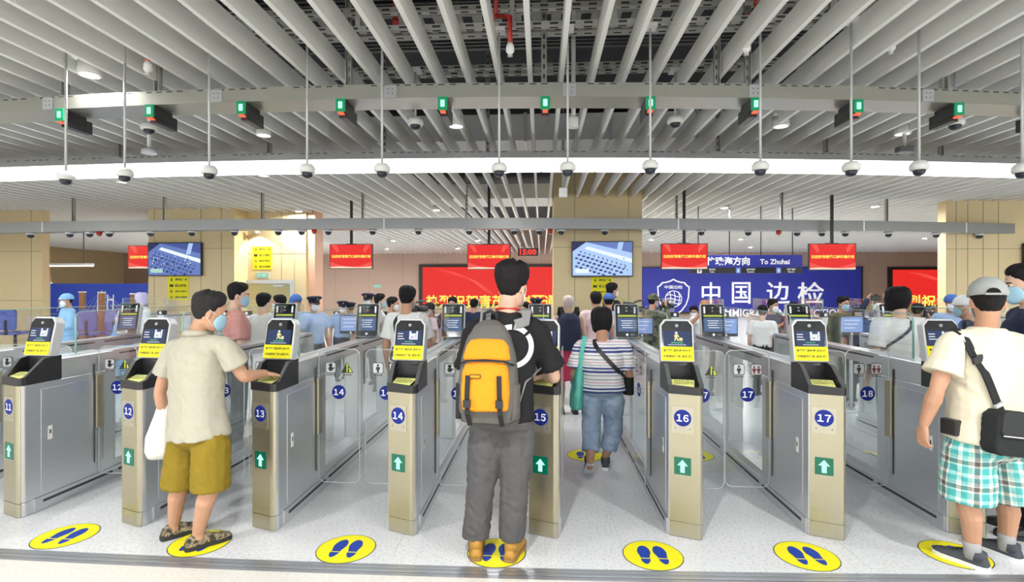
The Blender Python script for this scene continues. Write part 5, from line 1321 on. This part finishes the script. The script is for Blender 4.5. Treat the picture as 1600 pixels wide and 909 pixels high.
b = MB(); b.tube([K @ V(.165, .04, -.20), K @ V(.205, .08, -.06), J['shR'] + V(.04, .05, -.22)], .006, STG, n=6); plain('side_webbing', b, ro, c)

# --- woman in stripes walking away
J = jp(head=(940, 503, 4.58), neck=(940, 532, 4.58), chest=(940, 562, 4.58), waist=(941, 590, 4.58), pelvis=(941, 611, 4.58), shR=(974, 541, 4.56), shL=(908, 541, 4.60), elR=(984, 588, 4.58), wrR=(978, 596, 4.78), elL=(896, 588, 4.58), wrL=(903, 618, 4.72),
       hipR=(957, 624, 4.58), hipL=(925, 624, 4.58), knR=(958, 674, 4.66), knL=(924, 676, 4.56), anR=(946, 722, 4.72), anL=(922, 727, 4.44))
J['anR'].z = .085; J['anL'].z = .135
root = V(J['anR'].x*.5 + J['anL'].x*.5, J['anR'].y*.5 + J['anL'].y*.5, 0)
P3, HM3, body3 = build_person(J, dict(shirt=STRIPE, hem=.02, sleeve=.72, sleeveg=1.15, shirtg=1.12, pants=DENIM, pantlen='short', hemt=.62, pantg=.84, hair='bob', hairt=.013, skin=SKIN, seed=12, swr=.008, pwr=.010, mask=MASKW,
    shoe=(SNK, SOLEW, 'shoe'), footR=hd(-8), footL=hd(5), pitchL=38, handR=dict(d=V(-.3, .8, -.2), n=V(-1, 0, 0), curl=45), handL=dict(d=V(.0, .4, -.7), n=V(1, 0, 0), curl=45)), root, hd(4, 10), 1.57, 1.05, True)
tag(P3, 'woman in striped shirt and cropped jeans walking away through the lane', 'person')
b = MB(); TEAL = cloth('bag_teal', (.13, .52, .44), .08, 12)
c = J['shL'] + V(-.045, -.05, -.37); ro = empty('shoulder_bag', c); tag(ro, 'teal shoulder bag hanging at the left side of the striped-shirt woman', 'bag')
b.rings([[c + V(w*cos(2*pi*j/20) + ox, d*sin(2*pi*j/20) , z) for j in range(20)] for z, w, d, ox in ((-.17, .03, .05, 0), (-.15, .055, .10, 0), (-.05, .058, .13, 0), (.08, .045, .12, .012), (.18, .03, .08, .022), (.24, .02, .05, .03))], TEAL); remesh('bag', b, TEAL, .010, ro, 2, .008, 12, 2, c)
b = MB(); s0 = J['shL']; b.ribbon([c + V(.03, -.04, .22), s0 + V(.0, -.10, -.03), s0 + V(.03, -.05, .085), s0 + V(.03, .05, .085), s0 + V(.0, .12, -.03), c + V(.03, .06, .22)], .035, .008, TEAL, [V(0, -1, 0), V(0, -1, .3), V(0, -.3, 1), V(0, .3, 1), V(0, 1, .3), V(0, 1, 0)]); plain('strap', b, ro, c)
def cross_strap(person, J, top, bot, m_, w=.045, label=None, name='crossbody_strap', side=-1):
    """strap lying on the back from the shoulder point top to the opposite hip point bot, built by resting it on the shirt"""
    sh = [c for c in bpy.data.objects if c.parent == person and c.name.startswith('shirt')][0]
    t = BVHTree.FromPolygons([v.co + person.location for v in sh.data.vertices], [list(p.vertices) for p in sh.data.polygons])
    f = UP.cross((J['shR'] - J['shL'])).normalized()
    pts = []; nr = []
    for i in range(15):
        p = top + (bot - top)*(i/14); h = t.ray_cast(p - f*.6, f)
        if h[0] is not None: pts.append(h[0] - f*.012); nr.append(-f)
    p0 = t.find_nearest(top + UP*.15); pts = [p0[0] + UP*.012 + f*.02] + pts; nr = [UP] + nr
    if len(pts) > 5:
        for _ in range(2): pts = [pts[0]] + [(a + b_*2 + c_)/4 for a, b_, c_ in zip(pts, pts[1:], pts[2:])] + [pts[-1]]
    b = MB(); b.ribbon(pts, w, .007, m_, nr); return b, pts
b, _ = cross_strap(P3, J, at(927, 537, 4.5), at(978, 592, 4.5), BLACK, .036)
c = at(981, 600, 4.62); ro = empty('crossbody_bag', c); plain('strap', b, ro, c)
b = MB(); b.rings([[c + V(.05*cos(2*pi*j/16), .10*sin(2*pi*j/16), z) for j in range(16)] for z in (-.08, -.06, .05, .07)], cloth('bag_black', (.02, .02, .022))); plain('pouch', b, ro, c)
tag(ro, 'black crossbody bag on the back of the striped-shirt woman', 'bag')

# --- man in cap and plaid shorts
J = jp(head=(1543, 471, 3.04), neck=(1541, 512, 3.05), chest=(1540, 570, 3.04), waist=(1540, 635, 3.04), pelvis=(1538, 685, 3.05), shR=(1592, 538, 3.12), shL=(1487, 536, 2.98), elR=(1612, 615, 3.10), wrR=(1606, 680, 3.22), elL=(1464, 608, 2.96), wrL=(1444, 662, 3.04),
       hipR=(1563, 698, 3.10), hipL=(1513, 698, 3.02), knR=(1572, 778, 3.12), knL=(1510, 782, 3.02), anR=(1573, 850, 3.15), anL=(1520, 862, 3.05))
root = V(J['anR'].x*.5 + J['anL'].x*.5, J['anR'].y*.5 + J['anL'].y*.5, 0)
P4, HM4, body4 = build_person(J, dict(shirt=CREAMT, hem=.02, sleeve=.66, sleeveg=1.12, shirtg=1.14, pants=PLAID, pantlen='short', hemt=-.02, pantg=1.12, wrap=1, hemw=1.08, hair='crop', hairt=.008, skin=SKIN, seed=17, swr=.009, pwr=.010, cap=('visor', GREYCAP), captilt=-4, mask=MASKB,
    shoe=(SNK, SOLEW, 'shoe', BLACK), socks=cloth('sock_grey', (.36, .36, .37)), footR=hd(22), footL=hd(30), handL=dict(d=V(-.05, .10, -1), n=V(1, .1, 0), curl=30, tv=V(.2, 1, .1)), handR=dict(d=V(0, .3, -1), n=V(-1, 0, 0), curl=40)), root, hd(-27, 3), 1.70, 1.08, True)
tag(P4, 'man in grey cap, cream T-shirt and teal plaid shorts', 'person')
b = MB()     # open arch and strap at the back of the cap
E = HM4 @ T(0, -.1235, .048) @ RX(14) @ FACE
b.prism([(.030*cos(pi*i/12), .026*sin(pi*i/12)) for i in range(13)], -.004, .008, HAIR, E); b.box((-.036, -.012, -.004), (.036, -.001, .012), GREYCAP, E); plain('cap_back_opening', b, P4, root)
BAGB = cloth('messenger_black', (.022, .024, .026)); b, pts = cross_strap(P4, J, at(1512, 512, 2.9), at(1556, 650, 2.9), BAGB, .052)
c = at(1572, 676, 2.86); ro = empty('messenger_bag', c); tag(ro, 'black messenger bag slung across the man in plaid shorts', 'bag'); plain('strap', b, ro, c)
b = MB(); K = T(*c) @ RZ(14) @ RY(8); b.prism(rrect(.29, .24, .05, 5, .03, 0), -.045, .045, BAGB, K @ FACE); remesh('bag', b, BAGB, .008, ro, 3, .005, 10, 4, c)
b = MB(); b.prism(rrect(.27, .13, .03, 4, .03, .055), .0, .012, cloth('bag_flap', (.035, .037, .04)), K @ T(0, -.045, 0) @ FACE); b.tube([K @ V(-.10, -.062, -.01), K @ V(.16, -.062, -.01)], .004, SILV, n=5); plain('flap', b, ro, c)
b = MB(); p = pts[len(pts)//3]; q = pts[-3]; b.box((-.032, -.016, -.02), (.032, .0, .02), BLACK, T(*p) @ RZ(14) @ RY(-18)); plain('strap_buckle', b, ro, c); b = MB(); b.box((-.030, -.014, -.010), (.030, .0, .010), SILV, T(*q) @ RZ(14) @ RY(-18)); plain('strap_buckle', b, ro, c)
b = MB(); p = J['hipL'] + V(-.11, -.02, .12); b.box((-.025, -.045, -.045), (.025, .045, .045), BLACK, T(*p) @ RZ(20)); tag(b.build('belt_pouch', None, bevel=.008), 'small black belt pouch at the hip of the man in plaid shorts', 'pouch')

# --- figures farther back and at the edges
def bg(px, top, d, head, o, label, arms='down', wide=1.0, stride=0.0, lean=0.0, look=None, fine=False):
    o.setdefault('shoe', (SHB, SOLEB, 'shoe')); o.setdefault('hair', 'short'); o.setdefault('seed', int(px) % 97)
    extra = .012 if o.get('cap') is None else .045
    H = EYE + (HOR - top)/FPX*d - extra; f = at(px, HOR, d)
    J = std_joints(H, (f.x, f.y, 0), head, arms, stride, lean, wide)
    hd_ = J['head']; tgt = at(px, HOR, d); dx, dy = tgt.x - hd_.x, tgt.y - hd_.y
    for k in J: J[k] = J[k] + V(dx, dy, 0)
    r, HM, body = build_person(J, o, V(J['pelvis'].x, J['pelvis'].y, 0), look or hd(head, 4), H, o.get('girth', 1.0), fine)
    tag(r, label, 'person'); return r, J, HM
def camera_obj(J, HM, label, video=False, phone=False):
    c = (J['wrL'] + J['wrR'])/2 + HM.to_3x3() @ V(0, .07, .03); K = T(*c) @ HM.to_3x3().to_4x4(); ro = empty('phone' if phone else ('video_camera' if video else 'camera'), c); b = MB()
    if phone: b.prism(rrect(.15, .075, .012), -.004, .004, BLACK, K @ FACE); plain('body', b, ro, c)
    elif video:
        b.box((-.05, -.14, -.05), (.05, .14, .07), BLACK, K); b.box((-.03, -.10, .07), (.03, .10, .12), DGREY, K); plain('body', b, ro, c, .008)
        b = MB(); b.lathe([(.045, 0), (.05, .12), (.06, .13), (.06, .18)], BLACK, K @ T(0, .14, .01) @ RX(-90), 16); plain('lens', b, ro, c)
        b = MB(); b.tube([K @ V(0, .10, .12), K @ V(0, .20, .16), K @ V(0, .28, .155)], .016, DGREY, n=8); plain('microphone', b, ro, c)
    else:
        b.box((-.07, -.03, -.045), (.07, .03, .045), BLACK, K); b.box((-.025, -.03, .045), (.025, .025, .07), BLACK, K); plain('body', b, ro, c, .006)
        b = MB(); b.lathe([(.036, 0), (.038, .07), (.042, .11)], BLACK, K @ T(0, .03, 0) @ RX(-90), 16); plain('lens', b, ro, c)
    tag(ro, label, 'phone' if phone else 'camera')
U = lambda **k: dict(dict(shirt=SKYU, pants=DARKU, sleeve=.7, mask=MASKW), **k)
r, J, HM = bg(637, 447, 5.25, -8, dict(shirt=WHT, pants=BLKP, sleeve=.75, hair='crop', mask=MASKB, shoe=(SNW, SOLEW, 'shoe'), skin=SKIN, pantlen='long'), 'man in white T-shirt with black trousers standing behind gate 14', ('down', 'front'), .95, fine=True)
b, _ = cross_strap(r, J, at(612, 500, 5.1), at(625, 552, 5.1), BLACK, .03); c = at(622, 552, 5.0); ro = empty('sling_pouch', c); plain('strap', b, ro, c)
b = MB(); b.prism(rrect(.13, .16, .03), -.03, .03, ramp_mat('pouch_print', 'ShaderNodeTexNoise', [(0, (.03, .03, .03)), (.52, (.7, .7, .68))], .7, 26), T(*c) @ RY(20) @ FACE); plain('pouch', b, ro, c); tag(ro, 'patterned black and white sling pouch on the man behind gate 14', 'bag')
bg(373, 442, 5.3, -58, dict(shirt=PINKS, pants=BLKP, sleeve=.85, mask=MASKB, skin=SKINL), 'man in salmon pink shirt with a blue mask beyond gate 12', ('down', 'front'), 1.0, look=hd(-66, 8), fine=True)
bg(413, 458, 6.4, -22, dict(shirt=WHT, pants=BLKP, hair='crop', skin=SKINL), 'man in white shirt walking away beside the salmon pink shirt')
bg(436, 461, 7.3, 105, dict(shirt=NAVY, pants=BLKP, sleeve=1.0, mask=MASKW), 'man in dark navy jacket facing left before the cream door')
bg(462, 457, 7.8, 172, U(cap=('visor', BLUECAP), captilt=0, vest=1), 'officer in blue cap and white mask beside the cream door')
bg(491, 459, 7.6, -130, U(cap=('police', DARKU)), 'officer in peaked cap standing beside the orange tan trim')
bg(535, 467, 9.2, -150, U(cap=('police', DARKU)), 'officer in peaked cap under the first red hanging screen, left of a pair')
bg(547, 469, 9.4, 60, U(cap=('police', DARKU)), 'officer in peaked cap under the first red hanging screen, right of a pair')
bg(575, 455, 8.9, 178, U(cap=('police', DARKU)), 'tall officer in peaked cap and light blue shirt facing the gates')
bg(594, 459, 8.3, -75, dict(shirt=WHT, pants=BLKP, mask=MASKB, skin=SKINL), 'dark-haired man in profile between the tall officer and the video cameraman')
r, J, HM = bg(614, 464, 8.0, -85, dict(shirt=TANV, pants=BLKP, sleeve=1.0, mask=MASKW), 'cameraman in tan jacket filming with a black video camera', 'camera'); camera_obj(J, HM, 'black video camera held by the cameraman in tan jacket', True)
bg(671, 473, 8.2, 120, dict(shirt=PWS, pants=BLKP, mask=MASKW, hairm=HAIRG), 'person in pale pink shirt just right of the man behind gate 14')
bg(707, 464, 8.4, 175, dict(shirt=NAVY, pants=BLKP, mask=MASKB, sleeve=1.0), 'masked photographer in dark top before the large red screen', 'camera')
bg(741, 467, 9.4, -20, dict(shirt=NAVY, pants=BLKP), 'person in navy shirt facing the large red screen')
bg(838, 462, 8.0, 170, dict(shirt=cloth('vest_red', (.5, .03, .03)), pants=DARKU, mask=MASKW, cap=('police', DARKU)), 'officer in peaked cap with a red vest, partly behind the backpack man')
r, J, HM = bg(820, 472, 7.4, 150, dict(shirt=NAVY, pants=BLKP, mask=MASKB), 'photographer crouched behind the shoulder of the backpack man', 'camera'); camera_obj(J, HM, 'black camera raised by the photographer behind the backpack man')
r, J, HM = bg(888, 461, 6.8, 4, dict(shirt=NAVY, pants=REDS, sleeve=0, pantlen='short', hemt=.02, hair='crop', hairm=cloth('hair_white', (.60, .50, .46)), hairt=.005, skin=SKINL, shoe=(SHB, SOLEB, 'slip')), 'bald man in dark vest and pink shorts walking away')
cc = (J['chest'] + J['neck'])/2 + V(0, -.21, -.12); b = MB(); b.rings([[cc + V(w*cos(2*pi*j/20), d*sin(2*pi*j/20), z) for j in range(20)] for z, w, d in ((-.24, .10, .05), (-.22, .15, .09), (0, .155, .10), (.16, .13, .08), (.23, .07, .04))], cloth('daypack_navy', (.035, .04, .075))); ro = empty('daypack', cc); remesh('bag', b, MATS['daypack_navy'], .015, ro, 2, .006, 9, 3, cc)
for s in (-1, 1): b = MB(); b.ribbon([cc + V(s*.07, .05, .20), cc + V(s*.10, .10, .30), cc + V(s*.11, .20, .30), cc + V(s*.13, .30, .14)], .05, .01, BLACK, [V(0, -1, .4), V(0, -.4, 1), V(0, .5, 1), V(0, 1, 0)]); plain('shoulder_strap', b, ro, cc)
tag(ro, 'navy daypack on the bald man in pink shorts', 'backpack')
bg(931, 456, 7.3, 8, dict(shirt=PWS, pants=BLKP), 'dark-haired person in pale pink shirt left of the blue cap')
bg(951, 455, 7.6, -8, dict(shirt=SKYU, pants=BLKP, hair='crop', cap=('visor', BLUECAP)), 'person in blue cap and light blue shirt behind the striped-shirt woman')
r, J, HM = bg(957, 442, 8.6, -70, dict(shirt=BLACKT, pants=BLKP, mask=MASKW), 'tall cameraman in black before the middle cream column', 'chest'); camera_obj(J, HM, 'black video camera held low by the tall cameraman in black', True)
r, J, HM = bg(1021, 456, 8.2, -62, dict(shirt=CAMO, pants=CAMO, sleeve=1.0, mask=MASKB, cap=('visor', CAMO)), 'soldier in camouflage uniform photographing at the left of the blue wall sign', 'camera'); camera_obj(J, HM, 'black camera held by the camouflaged soldier')
r, J, HM = bg(1101, 466, 8.0, 178, dict(shirt=WHT, pants=BLKP, mask=MASKW, cap=('visor', cloth('cap_orange_brown', (.45, .22, .12)))), 'person in orange-brown cap holding a phone up before the blue wall sign', 'phone'); camera_obj(J, HM, 'black phone held up before the blue wall sign', phone=True)
bg(1084, 478, 8.4, 165, dict(shirt=SKYU, pants=BLKP, mask=MASKW), 'person in light blue shirt left of the phone holder')
bg(1192, 477, 7.9, -40, dict(shirt=WHT, pants=BLKP, sleeve=.8, skin=SKINL), 'person in white shirt facing away below the blue wall sign lettering')
r, J, HM = bg(1208, 467, 8.3, -150, dict(shirt=NAVY, pants=BLKP, mask=MASKW), 'masked man in navy with a camera below the blue wall sign', 'chest'); camera_obj(J, HM, 'black camera held by the masked man in navy', False)
bg(1240, 472, 8.8, 178, dict(shirt=GREYP, pants=BLKP, mask=MASKW), 'person in grey top with dark fringe below the fourth sign character', wide=.9)
bg(1263, 479, 9.2, 175, dict(shirt=PINKS, pants=BLKP, mask=MASKW, cap=('visor', cloth('cap_pink', (.7, .3, .35)))), 'person in pink cap right of the dark fringe')
bg(1318, 463, 7.6, -165, dict(shirt=OLIVED, pants=OLIVED, sleeve=1.0, mask=MASKB, hair='crop'), 'masked soldier in olive jacket before the right end of the blue wall sign')
bg(1341, 481, 7.2, 150, dict(shirt=NAVY, pants=BLKP, hair='bob', hairt=.009), 'dark-haired person right of the masked soldier in olive', wide=.9)
r, J, HM = bg(1374, 471, 7.2, -20, dict(shirt=NAVY, pants=BLKP, sleeve=1.0, mask=MASKW, cap=('dome', WHT)), 'photographer in white cap holding a camera overhead', 'up'); camera_obj(J, HM, 'black camera held overhead by the photographer in white cap')
r, J, HM = bg(1402, 450, 4.75, 5, dict(shirt=WHT, pants=DARKU, sleeve=.78, hair='bob', hairt=.013, skin=SKINL), 'woman in white T-shirt with bobbed black hair behind gate 18', wide=1.05, fine=True)
b, _ = cross_strap(r, J, at(1434, 505, 4.6), at(1378, 556, 4.6), cloth('strap_slate', (.05, .06, .08)), .022); c = at(1372, 562, 4.62); ro = empty('crossbody_bag', c); plain('strap', b, ro, c)
b = MB(); b.prism(rrect(.16, .12, .03), -.03, .03, BAGB, T(*c) @ FACE); plain('pouch', b, ro, c); tag(ro, 'slim slate crossbody bag on the woman in white T-shirt', 'bag')
r, J, HM = bg(1452, 478, 8.3, 175, dict(shirt=WHT, pants=BLKP, mask=MASKB), 'masked man in white shirt before the right red screen')
r, J, HM = bg(1434, 474, 7.6, -60, dict(shirt=GREYP, pants=BLKP, mask=MASKW), 'cameraman in grey below the right red screen lettering', 'camera'); camera_obj(J, HM, 'black video camera before the right red screen', True)
bg(1487, 457, 7.2, 160, U(cap=('dome', BLUECAP)), 'officer in blue cap before the right cream column')
bg(1507, 457, 5.4, 55, dict(shirt=NAVY, pants=BLKP, sleeve=1.0, mask=MASKB, hair='crop', hairm=cloth('hair_grey', (.45, .46, .47)), cap=('dome', WHT)), 'older person in white cap and navy jacket beyond gate 18')
bg(1600, 413, 3.45, 62, dict(shirt=NAVY, pants=BLKP, sleeve=1.0, mask=MASKB, skin=SKINL), 'man with black hair and blue mask cut off by the right edge', look=hd(72, 10), fine=True)
r, J, HM = bg(104, 456, 9.0, 150, dict(shirt=GOWN, pants=GOWN, sleeve=1.0, mask=MASKW, cap=('dome', GOWN)), 'medical worker in blue gown, cap and face shield at the left booths', 'front')
b = MB(); b.rings([[HM @ head_pt(radians(-75 + 150*j/14), z, .045 + .01*(z < 0)) for j in range(15)] + [HM @ head_pt(radians(75 - 150*j/14), z, .042 + .01*(z < 0)) for j in range(15)] for z in (-.13, 0, .07)], GLASS); plain('face_shield', b, r, r.location.copy())
bg(222, 455, 9.4, -20, dict(shirt=cloth('coverall_white', (.72, .76, .80)), pants=MATS['coverall_white'], sleeve=1.0, cap=('hood', cloth('hood_lilac', (.55, .52, .75)))), 'worker in pale hooded coverall beside the left cream column')
bg(190, 484, 9.3, 165, dict(shirt=GOWN, pants=GOWN, sleeve=1.0, mask=MASKW, cap=('dome', GOWN)), 'shorter medical worker in blue gown right of the bridge picture', 'front')
